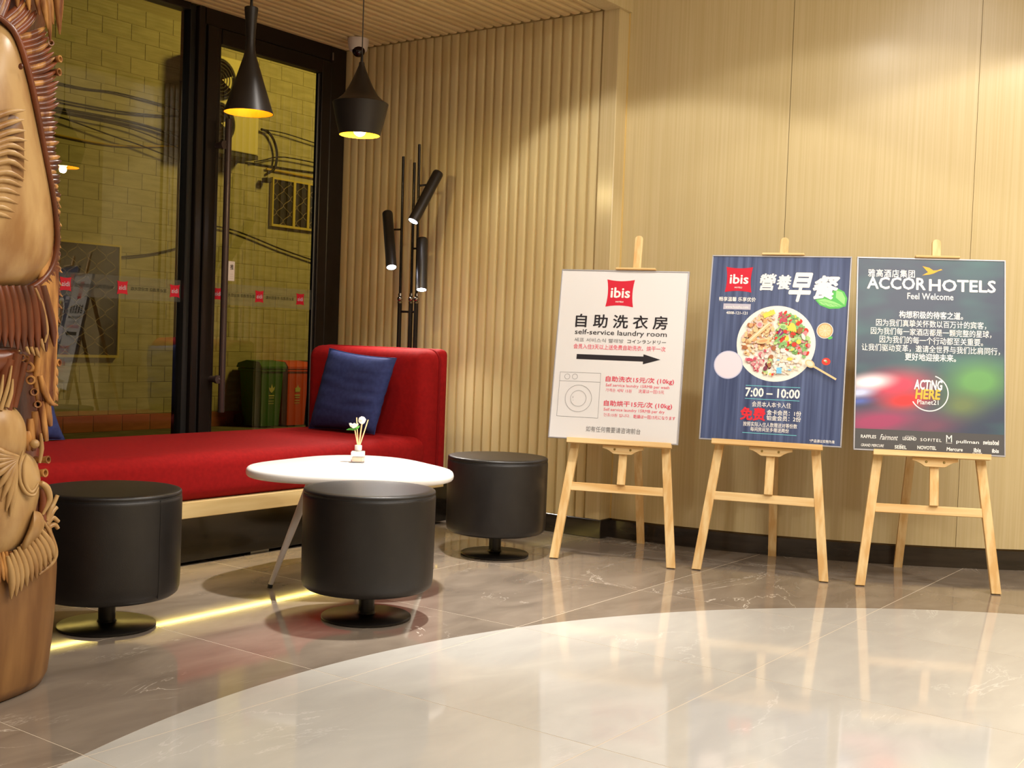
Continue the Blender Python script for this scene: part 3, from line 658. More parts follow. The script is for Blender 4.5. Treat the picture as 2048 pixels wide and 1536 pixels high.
# ------------------------------------------------------------------ table
TC=(3.203,3.05); TT=.44
tb=thing('coffee_table','white rounded triangular coffee table on splayed legs','table',(TC[0],TC[1],0))
def trad(a,s=1): return (.362+.038*cos(3*(a-radians(158))))*s
bm=NB(); n=96; prof=[(-.30,.0),(-.012,.0),(-.004,.003),(.001,.010),(.002,.018),(.0,.027),(-.003,.032),(-.008,.0352),(-.016,.0366),(-.30,.037)]
rings=[]
for (dr_,z) in prof:
    rings.append([bm.verts.new(((trad(a)+max(dr_,-.29))*cos(a),(trad(a)+max(dr_,-.29))*sin(a),TT-.037+z)) for a in [2*pi*i/n for i in range(n)]])
for k in range(len(rings)-1):
    for i in range(n): bm.faces.new((rings[k][i],rings[k][(i+1)%n],rings[k+1][(i+1)%n],rings[k+1][i]))
bm.faces.new(rings[0][::-1]); bm.faces.new(rings[-1]); obj('tabletop',bm,'table',tb,smooth=40)
for k,a in enumerate((155,37,-80)):
    a=radians(a); r1,r0=.305,.155
    top=Vector((r0*cos(a),r0*sin(a),TT-.036)); ft=Vector((r1*cos(a),r1*sin(a),.012))
    bm=NB(); tube(bm,[top,top.lerp(ft,.5),ft],[.0165,.0135,.0085],20); L_=obj('leg',bm,'tleg',tb,smooth=50)
    bm=NB(); tube(bm,[ft+Vector((0,0,.001)),Vector((ft.x+.002*cos(a),ft.y+.002*sin(a),0))],[.0092,.0088],16); obj('foot_cap',bm,'rubber',L_)
    bm=NB(); lathe(bm,[(.03,TT-.042),(.03,TT-.0365)],20,(top.x,top.y,0)); obj('mount_plate',bm,'tleg',tb)
# reed diffuser
dx,dy=3.289,3.108
df=thing('reed_diffuser','small glass reed diffuser with white flowers and sticks on the table','diffuser',(dx,dy,TT),radians(-50))
bm=NB(); box(bm,-.026,.026,-.026,.026,0,.044,.004,2); obj('bottle',bm,'bottle',df,smooth=40)
bm=NB(); box(bm,-.021,.021,-.021,.021,.005,.022,.003,1); part(obj('liquid',bm,mat('diffuser_oil',(250,226,190),.1,spec=.5),df),'pale oil in the bottle')
bm=NB(); lathe(bm,[(.011,.042),(.011,.047),(.0135,.048),(.0135,.066),(.011,.067)],24); part(obj('collar',bm,'white',df,smooth=40),'white bottle collar')
M['reed']=mat('reed_stick',(250,214,160),.7); M['flower']=mat('white_flower',(252,240,224),.8); M['leaf']=mat('green_leaf',(96,176,70),.6)
def reed(p0,p1,r=.0022):
    bm=NB(); tube(bm,[p0,p1],r,8); obj('reed',bm,'reed',df)
B0=Vector((0,0,.062))
tips=[(-.010,0,.172),(.034,0,.165),(.011,0,.155),(-.016,.0,.128)]
for (a,b,c) in tips: reed((a*.12,b,.062),(a,b,c),.0028 if a==.011 else .0022)
bm=NB(); ball(bm,(.011,0,.162),.0145,3)
for v in bm.verts: v.co+= (v.co-Vector((.011,0,.162))).normalized()*noise.noise(v.co*180)*.003
part(obj('flower',bm,'flower',df,smooth=80),'round white paper flower')
bm=NB()
for k in range(14):
    a=2*pi*k/14+.2; tube(bm,[(-.02,0,.132),(-.02+.011*cos(a),.009*sin(a),.140),(-.02+.018*cos(a),.014*sin(a),.146+.004*(k%2))],[.003,.0042,.0012],6)
ball(bm,(-.02,0,.141),.008,2); part(obj('flower',bm,'flower',df,smooth=60),'open white paper flower')
bm=NB(); G=[(-.048,.124),(-.034,.132),(-.016,.130),(-.004,.140),(.004,.143),(.0,.132),(-.008,.126),(-.02,.123)]
vs=[bm.verts.new((x,-.006+.004*sin(i*1.3),z)) for i,(x,z) in enumerate(G)]; bm.faces.new(vs)
bmesh.ops.solidify(bm,geom=bm.faces[:],thickness=.0012); obj('leaf',bm,'leaf',df)

# ------------------------------------------------------------------ pendant lamps
def pendant(label,x,y,z,prof,cordr,bulbmat,bz,power,inner_es):
    t=thing('pendant_lamp',label,'lamp',(x,y,z))
    bm=NB(); lathe(bm,prof,56,caps=False); f=bm.faces.new([bm.verts[-56+i] for i in range(56)]) if False else None
    outer=obj('shade',bm,'shade',t,smooth=25)
    inn=[(max(r-.0022,.004),zz+(.0004 if i==0 else 0)) for i,(r,zz) in enumerate(prof)]
    k=[p for p in inn if p[1]<prof[-1][1]*.93]
    bm=NB(); lathe(bm,k,56,caps=False); bm.faces.new([v for v in bm.verts if abs(v.co.z-k[-1][1])<1e-6]) ; part(obj('shade_lining',bm,'gold_in',t,smooth=40),'gold painted inside of the shade')
    top=prof[-1]
    bm=NB(); lathe(bm,[(top[0],top[1]-.002),(top[0]*.9,top[1]+.002),(.004,top[1]+.004)],32); lathe(bm,[(.006,top[1]),(.0055,top[1]+.03),(.003,top[1]+.038)],12); obj('cap',bm,'shade',t,smooth=40)
    bm=NB(); tube(bm,[(0,0,top[1]+.03),(0,0,CZ-z-.02)],cordr,8); obj('cord',bm,'cord',t)
    bm=NB(); lathe(bm,[(.05,CZ-z-.022),(.05,CZ-z-.002)],24); obj('canopy',bm,'shade',t)
    bm=NB(); ball(bm,(0,0,bz),.027,3); obj('bulb',bm,bulbmat,t,smooth=80)
    bm=NB(); lathe(bm,[(.014,bz+.024),(.014,bz+.07)],12); obj('socket',bm,'white',t)
    l=D.lights.new('bulb_light','POINT'); l.energy=power; l.color=(1,.80,.38); l.shadow_soft_size=.02
    o=D.objects.new('bulb_light',l); COL.objects.link(o); o.location=(x,y,z+bz-.034)
    return t
P1=[(.0955,0),(.0935,.006),(.060,.108),(.026,.215),(.0195,.245),(.0175,.27),(.0185,.30),(.0225,.36),(.0262,.395),(.0262,.405)]
P2=[(.0885,0),(.0895,.004),(.103,.055),(.113,.100),(.119,.130),(.1205,.137),(.119,.139),(.101,.149),(.076,.171),(.053,.207),(.036,.244),(.022,.277),(.013,.300),(.0115,.312)]
pendant('tall slim cone shaped black pendant lamp with gold lining',3.103,3.57,1.772,P1,.0025,'bulb_dim',.16,2.0,0)
pendant('wide bell shaped black pendant lamp with a bright bulb',3.742,3.587,1.790,P2,.0025,'bulb_hot',.022,8,0)

# ------------------------------------------------------------------ floor lamp
fl=thing('floor_lamp','black floor lamp with three poles and three tube spotlights behind the sofa','lamp',(4.60,4.04,0))
def fp(x,y,z): return Vector((x-4.60,y-4.04,z))
bm=NB(); lathe(bm,[(.125,0),(.125,.012),(.11,.02),(.02,.024)],40); obj('base',bm,'blackmetal',fl,smooth=40)
poles=[(4.085,4.093,1.856),(4.009,4.016,1.820),(3.973,3.987,1.911)]
for (yb1,yt,zt_) in poles:
    bm=NB(); tube(bm,[fp(4.6,yb1-.004,.02),fp(4.6,yb1,1.105)],.0115,16); tube(bm,[fp(4.6,yb1,1.13),fp(4.6,yt,zt_)],.0072,14); p=obj('pole',bm,'polemetal',fl,smooth=50)
    bm=NB(); ball(bm,fp(4.6,yb1,1.121),.0155,2); lathe(bm,[(.013,1.098),(.013,1.108)],16,(0,yb1-4.04,0)); lathe(bm,[(.011,1.136),(.009,1.150)],16,(0,yb1-4.04,0)); obj('joint',bm,'chrome',p,smooth=60)
bm=NB(); tube(bm,[fp(4.6,4.085,1.055),fp(4.6,3.973,1.055)],.006,10); obj('crossbar',bm,'polemetal',fl)
def head(top,bot,arm0,arm1):
    top=Vector(top);bot=Vector(bot); d=(bot-top); L=d.length; q=Vector((0,0,-1)).rotation_difference(d.normalized()).to_matrix().to_4x4()
    m4=Matrix.Translation(fp(*top))@q
    bm=NB(); lathe(bm,[(.0,0),(.024,0),(.0265,-.004),(.0275,-.01),(.0275,-L),(.025,-L)],32,caps=False,mat4=m4); h=obj('spot_head',bm,'shade',fl,smooth=40)
    bm=NB(); lathe(bm,[(.0,-L+.0015),(.0235,-L+.0015)],32,caps=False,mat4=m4); part(obj('lens',bm,'whiteled',h),'glowing white lens')
    bm=NB(); tube(bm,[fp(*arm0),fp(*arm1)],.0055,10); ball(bm,fp(*arm1),.009,2); obj('arm',bm,'chrome',h,smooth=60)
    spot('spot_head_light',tuple(bot+d.normalized()*.012),13,100,(1,.93,.84),.02,.6,tuple(bot+d))
head((4.60,4.192,1.571),(4.50,4.061,1.276),(4.6,4.089,1.48),(4.59,4.15,1.48))
head((4.60,3.854,1.761),(4.45,3.883,1.50),(4.6,3.985,1.70),(4.585,3.905,1.70))
head((4.60,3.945,1.430),(4.53,3.881,1.164),(4.6,4.009,1.38),(4.60,3.95,1.38))

# ------------------------------------------------------------------ security camera
cc=thing('dome_camera','small white turret security camera at the end of the slatted ceiling','camera',(4.60,4.44,CZ-.001))
bm=NB(); lathe(bm,[(.056,0),(.056,-.012),(.050,-.05),(.046,-.062),(.030,-.070),(0,-.071)],32,caps=False); bm.faces.new([v for v in bm.verts if abs(v.co.z)<1e-7]); obj('housing',bm,'white',cc,smooth=40)
bm=NB(); ball(bm,(-.012,-.016,-.066),.034,3); obj('lens_ball',bm,'lens',cc,smooth=80)

# ------------------------------------------------------------------ easels and posters
TILT=radians(11)
EAS=[dict(L=(4.174,2.789),R=(4.351,2.309),B=(.030,.566),led=.512,u0=-.313,w=.565,h=.752,n='left',ew=.0),
     dict(L=(4.406,2.229),R=(4.564,1.730),B=(.0,.509),led=.541,u0=-.281,w=.580,h=.800,n='middle',ew=.0),
     dict(L=(4.601,1.602),R=(4.843,1.135),B=(-.033,.489),led=.537,u0=-.300,w=.585,h=.803,n='right',ew=.0)]
RX=Matrix.Rotation(-TILT,4,'X')
def tilted(bm):   # builds in (u, -off, h) then leans back
    bmesh.ops.transform(bm,matrix=RX,verts=bm.verts)
def easel(e,label):
    L_,R_=Vector(e['L']),Vector(e['R']); mid=(L_+R_)/2; az=atan2(R_.y-L_.y,R_.x-L_.x)
    t=thing('display_easel',label,'easel',(mid.x,mid.y,0),az,'pine easels along the curved wall')
    hw=(R_-L_).length/2-.004; led=e['led']
    def bar(name,poly,y0,y1,m='pine',par=t,bev=.0015):
        bm=NB(); prism(bm,poly,y0,y1); bmesh.ops.bevel(bm,geom=bm.edges[:],offset=bev,segments=1,affect='EDGES'); tilted(bm); return obj(name,bm,m,par)
    lw=.0185; th=.5/.52
    for s in (-1,1):
        ub=s*hw; ut=s*.118; H_=1.22; zc=.0
        bar('leg',[(ub-lw,.003),(ub+lw,.0+.003),(ut+lw,H_),(ut-lw,H_)],-.004,.016)
    bar('top_bar',[(-.14,1.17),(.14,1.17),(.14,1.21),(-.14,1.21)],.016,.030,'pine_h')
    sl=hw-.052*.315/.515*1.0
    ui=hw-(hw-.118)*.315/1.22-lw+.002
    bar('stretcher',[(-ui,.298),(ui,.298),(ui,.334),(-ui,.334)],-.002,.014,'pine_h')
    mu=.018
    P=[(mu-.0175,.334),(mu+.0175,.334)]+[(mu+.0175*cos(a),1.416+.0145*sin(a)) for a in [0,.5,1.05,1.57,2.1,2.64,pi]]
    bar('mast',P,-.016,-.003)
    # ledge and its bracket
    bm=NB(); box(bm,-.224,.226,-.052,-.0165,led-.013,led+.003,.002,1); box(bm,-.224,.226,-.0545,-.0505,led-.013,led+.009,.001,1); tilted(bm); obj('ledge',bm,'pine_h',t)
    bz=led-.013
    P=[(mu-.088,bz-.001),(mu-.088,bz-.013),(mu-.070,bz-.016),(mu-.056,bz-.024),(mu-.042,bz-.034),(mu-.036,bz-.036),(mu+.036,bz-.036),(mu+.042,bz-.034),(mu+.056,bz-.024),(mu+.070,bz-.016),(mu+.088,bz-.013),(mu+.088,bz-.001)]
    br=bar('bracket',P,-.030,-.0165,'pine_h',bev=.001)
    for s in (-1,1):
        bm=NB(); lathe(bm,[(.0048,0),(.0048,.002),(.003,.0035),(.0,.0035)],14,caps=False,mat4=Matrix.Translation((mu+s*.034,-.030,bz-.017))@Matrix.Rotation(radians(90),4,'X')); tilted(bm); obj('bolt',bm,'brass',br,smooth=30)
    # upper clip
    ct=led+.004+e['h']+.001
    bm=NB(); box(bm,mu-.088,mu+.088,-.044,-.0165,ct,ct+.009,.002,1); tilted(bm); obj('clip',bm,'pine_h',t)
    # rear leg
    T=Vector((0,.040+1.17*sin(TILT),1.17*cos(TILT))); Bp=Vector((e['B'][0],e['B'][1],0)); d=(T-Bp)
    bm=NB(); hw2=.0175
    for (P0,z0) in ((Bp,0),(T,0)): pass
    side=Vector((1,0,0)); nrm=d.normalized().cross(side).normalized()*.009
    vs=[]
    for P0 in (Bp,T):
        for (a,b) in ((-1,-1),(1,-1),(1,1),(-1,1)):
            p=P0+side*hw2*a+nrm*b
            if P0 is Bp: p.z=max(0,p.z) if p.z>0 else 0; p.z=0
            vs.append(bm.verts.new(p))
    for i in range(4): bm.faces.new((vs[i],vs[(i+1)%4],vs[4+(i+1)%4],vs[4+i]))
    bm.faces.new(vs[:4][::-1]); bm.faces.new(vs[4:]); obj('rear_leg',bm,'pine',t)
    return t,az
def poster(e,et,az,label,m):
    b=Matrix.Translation(et.location)@Matrix.Rotation(az,4,'Z')@RX@Matrix.Translation((e['u0'],-.030,e['led']+.004))
    t=thing('poster',label,'poster',(0,0,0)); t.rotation_mode='XYZ'; t.location=b.to_translation(); t.rotation_euler=b.to_euler()
    w,h=e['w'],e['h']; f=.0055
    bm=NB(); box(bm,.002,w-.002,.0,.012,.002,h-.002); obj('panel',bm,m,t)
    for (x0,x1,z0,z1) in ((0,w,0,f),(0,w,h-f,h),(0,f,f,h-f),(w-f,w,f,h-f)):
        bm=NB(); box(bm,x0,x1,-.003,.013,z0,z1,.001,1); obj('frame_edge',bm,'alum',t)
    return t
def shapes(name,par,items,y=-.0006,label=None):
    """items: list of (material, [polygon,...]); printed flat shapes of one motif joined"""
    bm=NB(); ms=[]; yy=y
    for k,(m,polys) in enumerate(items):
        if m not in ms: ms.append(m)
        for p in polys: flatpoly(bm,p,yy,ms.index(m)); yy-=.000012
    o=obj(name,bm,ms,par)
    me=o.data
    if label: part(o,label)
    return o
def ell(cx,cz,rx,rz=None,rot=0,n=28):
    rz=rz or rx; return [(cx+rx*cos(2*pi*i/n)*cos(rot)-rz*sin(2*pi*i/n)*sin(rot),cz+rx*cos(2*pi*i/n)*sin(rot)+rz*sin(2*pi*i/n)*cos(rot)) for i in range(n)]
def ringp(cx,cz,r,w,a0=0,a1=360,n=48):
    A=[radians(a0+(a1-a0)*i/n) for i in range(n+1)]
    return [[(cx+(r+w)*cos(A[i]),cz+(r+w)*sin(A[i])),(cx+(r+w)*cos(A[i+1]),cz+(r+w)*sin(A[i+1])),(cx+(r-w)*cos(A[i+1]),cz+(r-w)*sin(A[i+1])),(cx+(r-w)*cos(A[i]),cz+(r-w)*sin(A[i]))] for i in range(n)]
def rect(x0,z0,x1,z1): return [(x0,z0),(x1,z0),(x1,z1),(x0,z1)]
def line(x0,z0,x1,z1,w): 
    dx_,dz=x1-x0,z1-z0; l=sqrt(dx_*dx_+dz*dz); nx,nz=-dz/l*w,dx_/l*w; return [(x0-nx,z0-nz),(x1-nx,z1-nz),(x1+nx,z1+nz),(x0+nx,z0+nz)]
E1,A1=easel(EAS[0],'pine easel holding the white laundry poster, leftmost of three')
E2,A2=easel(EAS[1],'pine easel holding the navy breakfast poster, middle of three')
E3,A3=easel(EAS[2],'pine easel holding the hotel group poster, rightmost of three')
mm=lambda *v: tuple(a/1000 for a in v)
def logo(par,x0,z0,x1,z1):
    shapes('logo',par,[('logored',[cushion_outline(x0,z0,x1,z1,.055)])],label='red cushion shaped logo')
    w,h=x1-x0,z1-z0
    text('logo_text','ibis',(x0+w*.17,z0+h*.34,x0+w*.85,z0+h*.70),'inkwhite',par,bold=.028)
    text('logo_text','HOTELS',(x0+w*.36,z0+h*.16,x0+w*.64,z0+h*.215),'inkwhite',par,bold=.02)
# poster 1 : laundry
p1=poster(EAS[0],E1,A1,'white self-service laundry poster with an arrow and a washing machine','paper')
logo(p1,*mm(208,588,330,710))
text('heading_text','自 助 洗 衣 房',mm(82,494,484,552),'ink',p1,bold=.022)
text('heading_text','self-service laundry room',mm(82,455,485,484),'ink',p1,bold=.006)
text('caption_text','세프 서비스식 빨래방',mm(82,428,300,446),'inkline',p1); text('caption_text','コインランドリー',mm(317,429,484,445),'ink',p1,bold=.01)
text('caption_text','会员入住3天以上送免费自助洗衣、烘干一次',mm(81,397,484,419),'inkred2',p1,bold=.008)
shapes('arrow',p1,[('ink',[[mm(98,351),mm(391,351),mm(391,339),mm(465,362),mm(391,383),mm(391,373),mm(98,373)]])],label='black arrow pointing right')
wl=[]
for a in (line(.031,.291,.211,.292,.0006),line(.213,.096,.211,.292,.0006),line(.213,.096,.031,.097,.0006),line(.031,.097,.031,.291,.0006),line(.031,.252,.211,.253,.0006)): wl.append(a)
for (cx,cz,r_) in ((.064,.272,.0115),(.098,.273,.0115),(.121,.178,.0585),(.121,.178,.0345)): wl+=ringp(cx,cz,r_,.0006,n=36)
wl.append(line(.097,.186,.0965,.178,.0008)); wl.append(line(.098,.170,.099,.168,.0008))
shapes('machine_drawing',p1,[('inkline',wl)],label='outline drawing of a washing machine')
text('price_text','自助洗衣15元/次 (10kg)',mm(235,254,530,282),'inkred',p1,bold=.014)
text('price_text','Self service laundry 15RMB per wash',mm(237,233,512,249),'inkred2',p1,bold=.006)
text('price_text','가격은 세탁 15원',mm(238,213,351,228),'inkred2',p1); text('price_text','洗濯は一回15元',mm(381,214,491,230),'inkred2',p1)
text('price_text','自助烘干15元/次 (10kg)',mm(235,148,529,176),'inkred',p1,bold=.014)
text('price_text','Self service laundry 15RMB per dry',mm(236,127,499,143),'inkred2',p1,bold=.006)
text('price_text','건조15원 입니다.',mm(237,106,352,120),'inkred2',p1); text('price_text','乾燥は一回15元になります',mm(367,104,546,120),'inkred2',p1,bold=.01)
text('footer_text','如有任何需要请咨询前台',mm(165,36,402,60),'inkgrey',p1,bold=.006)
# poster 2 : breakfast
p2=poster(EAS[1],E2,A2,'navy breakfast poster with a plate of food','navyprint')
logo(p2,*mm(64,638,177,749))
M['leafA']=flat('leaf_ink_light',(160,222,140)); M['leafB']=flat('leaf_ink',(98,196,96)); M['plateW']=flat('plate_ink',(252,246,234)); M['bowl']=flat('bowl_ink',(232,222,232)); M['bowlrim']=flat('bowl_rim_ink',(200,200,226))
shapes('leaf_print',p2,[('leafB',[[mm(442,612),mm(462,590),mm(500,576),mm(540,578),mm(566,590),mm(570,622),mm(556,650),mm(520,668),mm(505,640),mm(470,630)]]),
  ('leafA',[[mm(448,612),mm(468,594),mm(505,584),mm(556,588),mm(520,606),mm(480,618)],[mm(560,594),mm(562,622),mm(548,648),mm(524,656),mm(524,624)]]),
  ('leafB',[line(.448,.610,.566,.586,.0008)]+[line(.47+.02*k,.604-.004*k,.49+.02*k,.588-.002*k,.0006) for k in range(4)])],y=-.0005,label='green leaf print')
text('title_text','營',mm(211,650,277,720),'inkwhite',p2,bold=.035,shear=.15,y=-.0016); text('title_text','養',mm(280,655,338,716),'inkwhite',p2,bold=.035,shear=.15,y=-.0016)
text('title_text','早',mm(333,606,424,724),'inkwhite',p2,bold=.045,shear=.28,y=-.0017); text('title_text','餐',mm(432,618,534,714),'inkwhite',p2,bold=.045,shear=.28,y=-.0017)
text('caption_text','畅享温馨 乐享优价',mm(43,598,197,617),'inkwhite',p2,bold=.022)
shapes('web_box',p2,[('boxgrey',[rect(.063,.563,.178,.588)])])
text('web_text','www.huazhu.com',mm(72,568,168,580),'inkwhite',p2,bold=.01)
text('phone_text','4008-121-121',mm(77,542,166,554),'inkwhite',p2,bold=.02)
PCx,PCz,PR=.292,.421,.162; shapes('plate_print',p2,[('plateW',[ell(PCx,PCz,PR,n=64)])],y=-.0006,label='round white plate print')
rnd=random.Random(5)
FC=dict(f_or=(244,204,150),f_or2=(234,170,116),f_pk=(242,200,190),f_pk2=(226,146,152),f_red=(206,84,106),f_gr=(140,190,116),f_gr2=(188,220,148),f_ye=(250,222,92),f_pu=(140,50,120),f_br=(176,110,70),f_wh=(250,238,230),f_bl=(130,206,246),f_da=(130,60,80),f_rd=(226,66,52),f_pe=(248,226,200))
for k,v in FC.items(): M[k]=flat('food_'+k,v)
def wedge(p): # which food sector
    dx_,dz=p[0]-.290,p[1]-.412; a=math.degrees(atan2(dz,dx_))%360; r_=sqrt((p[0]-PCx)**2+(p[1]-PCz)**2)
    if r_>.138 or sqrt(dx_*dx_+dz*dz)<.006: return None
    for nme,(a0,a1) in dict(veg=(-22,88),bread=(93,203),meat=(207,243),nut=(246,262),milk=(265,334)).items():
        aa=a if a<=340 else a-360
        if a0+2.5<aa<a1-2.5: return nme
food=[]
pal=dict(bread=['f_or','f_or2','f_pk','f_or','f_pe','f_br'],veg=['f_gr','f_gr2','f_gr2','f_ye','f_rd','f_gr','f_pk2'],meat=['f_pk','f_pk2','f_wh','f_pk','f_red'],nut=['f_br','f_da','f_gr2','f_or'],milk=['f_pe','f_wh','f_wh','f_pe'])
for k in range(1150):
    p=(PCx+rnd.uniform(-.14,.14),PCz+rnd.uniform(-.14,.14)); s=wedge(p)
    if s:
        r_=rnd.uniform(.005,.011); food.append((rnd.choice(pal[s]),[ell(p[0],p[1],r_,r_*rnd.uniform(.45,.95),rnd.uniform(0,3),10)]))
for q in range(26):
    p=(.302+rnd.uniform(0,.030),.528+rnd.uniform(-.018,.026)); food.append(('f_red',[ell(p[0],p[1],.008,.0028,rnd.uniform(0,3),8)])); 
food.append(('f_or',[line(.180,.425,.262,.505,.0085)])); food.append(('f_pe',[line(.186,.431,.262,.509,.0025)])); food.append(('f_ye',[line(.235,.535,.280,.556,.010)]))
for q in range(5): food.append(('f_ye',[ell(.345+q*.0055,.492-q*.001,.0045,.020,-.35+q*.16,14)]))
food+= [('f_gr2',[ell(.318,.493,.016,.012)]),('f_gr',[ell(.318,.491,.010,.007)]),('f_pu',[ell(.305,.472,.004,.014,-.3)]),('f_pu',[ell(.314,.462,.004,.014,-.7)]),('f_rd',[ell(.329,.472,.008)]),('f_gr',[ell(.300,.438,.0045,.015,-.8)]),
        ('f_br',[ell(.388,.478,.010,.015,-.3)]),('f_gr',[ell(.392,.498,.008,.007)]),('f_rd',[ell(.368,.418,.010)]),('f_ye',[ell(.386,.430,.010)]),('f_ye',[ell(.386,.430,.005)]),('f_wh',[ell(.404,.452,.007,.015,.4)]),
        ('f_bl',[rect(.303,.293,.324,.318)]),('f_bl',[rect(.303,.347,.313,.353)]),('f_bl',[rect(.349,.308,.363,.313)]),('f_gr2',[ell(.376,.322,.006,.004)]),('f_ye',[ell(.354,.356,.012,.007)]),
        ('f_or',[ell(.240,.428,.028,.011,.2)]),('f_or2',[ell(.240,.428,.019,.006,.2)]),('f_pk',[ell(.222,.498,.014)]),('f_pk2',[ell(.222,.498,.009)]),('f_rd',[ell(.288,.288,.005)]),('f_ye',[ell(.278,.289,.005)])]
shapes('food_print',p2,food,y=-.0007,label='printed food sectors on the plate')
shapes('bowl_print',p2,[('bowlrim',[ell(.101,.323,.0605,n=48)]),('bowl',[ell(.101,.3235,.0565,n=48)])],y=-.0007-.02*0-.0195*0-.014*0-.0163*0,label='pale round bowl print').location.y=-.02*0
shapes('orange_print',p2,[('f_wh',[ell(.488,.483,.0335)]),('f_or2',[ell(.488,.483,.031)]),('f_or',[ell(.488,.483,.026)])]+[('f_pe',[line(.488,.483,.488+.025*cos(a),.483+.025*sin(a),.0007)]) for a in [k*pi/4.5 for k in range(9)]]+[('leafB',[ell(.511,.453,.010,.006,.4,12)])],label='orange slice print')
shapes('tomato_print',p2,[('f_rd',[ell(.500,.353,.0175,.0155)]),('f_pk',[ell(.496,.357,.006,.004)]),('leafB',[ell(.501,.352,.004,.003)])],label='small tomato print')
shapes('spoon_print',p2,[('f_or',[ell(.437,.338,.021,.015,-.55),line(.452,.328,.545,.277,.004)]),('f_pe',[ell(.436,.339,.015,.010,-.55)])],y=-.0185,label='wooden spoon print').location.y=.0
for (x0,z,x1) in ((.180,.2385,.403),(.180,.183,.403),(.179,.039,.400)): shapes('rule_line',p2,[('inkcyan',[rect(x0,z-.0012,x1,z+.0012)])])
text('hours_text','7:00 – 10:00',mm(181,193,402,229),'inkwhite',p2,bold=.035)
text('caption_text','会员本人本卡入住',mm(211,150,370,173),'inkwhite',p2,bold=.006)
text('free_text','免费',mm(167,93,267,145),'inkred3',p2,bold=.05)
text('caption_text','金卡会员：1份',mm(274,119,413,140),'inkwhite',p2,bold=.015); text('caption_text','铂金会员：2份',mm(274,96,413,117),'inkwhite',p2,bold=.015)
text('caption_text','按照实际入住人数赠送对等份数',mm(180,67,400,86),'inkwhite',p2,bold=.006); text('caption_text','每间房间至多赠送两份',mm(211,47,368,65),'inkwhite',p2,bold=.006)
text('footnote_text','*产品请以实物为准',mm(453,15,552,28),'inkwhite',p2,bold=.015)
# poster 3 : hotel group
p3=poster(EAS[2],E3,A3,'dark hotel group poster with blurred coloured lights','blurprint')
text('title_text','雅高酒店集团',mm(45,720,230,752),'inkwhite',p3,bold=.022,spacing=1.12)
shapes('bird_logo',p3,[('yellow',[[mm(259,731),mm(282,745),mm(260,770),mm(287,764),mm(303,753),mm(318,754),mm(333,760),mm(339,756),mm(322,750),mm(306,741),mm(288,735)]])],label='yellow flying bird emblem')
text('title_text','ACCOR',mm(43,670,272,719),'inkwhite',p3,bold=.035); text('title_text','HOTELS',mm(288,667,545,715),'inkwhite',p3,bold=.035)
text('title_text','Feel Welcome',mm(202,630,382,656),'inkwhite',p3,bold=.018)
for (s_,b_,bd) in (('构想积极的待客之道。',(171,550,420,580),.026),('因为我们真挚关怀数以百万计的宾客，',(80,513,510,543),.010),('因为我们每一家酒店都是一颗完整的星球，',(60,478,530,508),.010),('因为我们的每一个行动都至关重要。',(95,444,498,474),.010),('让我们驱动变革，邀请全世界与我们比肩同行，',(25,409,563,439),.010),('更好地迎接未来。',(196,375,394,405),.026)):
    text('body_text',s_,mm(*b_),'inkwhite',p3,bold=bd)
shapes('slogan_ring',p3,[('inkwhite',ringp(.292,.244,.073,.0022,-150,72,40))],label='open white ring')
text('slogan_text','ACTiNG',mm(234,258,342,296),'inkwhite',p3,bold=.05,shear=.12); text('slogan_text','HERE',mm(239,220,335,258),'inkgold',p3,bold=.05,shear=.12); text('slogan_text','Planet21',mm(246,197,328,216),'inkwhite',p3,bold=.008)
shapes('grey_band',p3,[('band_grey',[rect(.0056,.0056,.5794,.088)])],y=-.0004)
for (s_,b_,bd,sh) in (('RAFFLES',(29,50,88,63),.02,0),('Fairmont',(103,46,173,68),.0,.4),('LEGEND',(192,49,244,62),.02,0),('SOFITEL LEGEND',(202,64,236,67),0,0),('SOFITEL',(260,48,341,60),.012,0),('M',(359,49,381,77),.0,0),('pullman',(398,43,484,60),.015,0),('swissôtel',(500,46,559,64),.03,0),
    ('GRAND MERCURE',(30,16,119,27),.012,.2),('SEBEL',(161,13,207,26),.03,0),('THE',(178,28,190,31),.02,0),('NOVOTEL',(249,15,321,29),.03,0),('Mercure',(361,14,422,28),.03,.1),('ibis',(465,14,491,30),.04,0),('STYLES',(460,8,496,12),.02,0),('ibis',(534,15,559,30),.04,0)):
    text('brand_text',s_,mm(*b_),'inkwhite',p3,bold=bd,shear=sh,spacing=1.25 if s_=='SOFITEL' else 1)
shapes('rule_line',p3,[('inkwhite',[rect(.358,.0445,.382,.0458)])])
bake_texts()
# the fixed pane stands 1.5 degrees off the frame line, with its film and decals
_p=Matrix.Translation((3.714,Y0+.01,0)); _r=_p@Matrix.Rotation(radians(-1.35),4,'Z')@_p.inverted()
for o in ww.children:
    if o.name.split('.')[0] in ('pane','frosted_band','logo_decal','decal_text') and max(v.co.x for v in o.data.vertices)>1.2: o.data.transform(_r)

# ------------------------------------------------------------------ carved tree trunk sculpture
CO=(-1.47,2.95)   # right, forward
co=(CO[0]*sin(YAW)+CO[1]*cos(YAW), -CO[0]*cos(YAW)+CO[1]*sin(YAW))
sc=thing('wood_carving','tall carved wooden tree trunk with fish and coral standing at the left','sculpture',(co[0],co[1],0),YAW-pi/2)
def CP(px,py,y=0.):
    s=(2.95+y)/2.95; return Vector((s*(-1.3043+.0012395*px+2.5e-5*py)+1.47, y, .93+s*(.795+4.4e-5*px-.0012446*py)))
def SF(px,py,rel=0.,R=.325):
    y=-.1
    for _ in range(5):
        x=CP(px,py,y).x; y=-.29*max(1-(x/.37)**2,0)
    return CP(px,py,y-rel)
def cpart(name,bm,m,par=sc,sm=60): return obj(name,bm,m,par,smooth=sm)
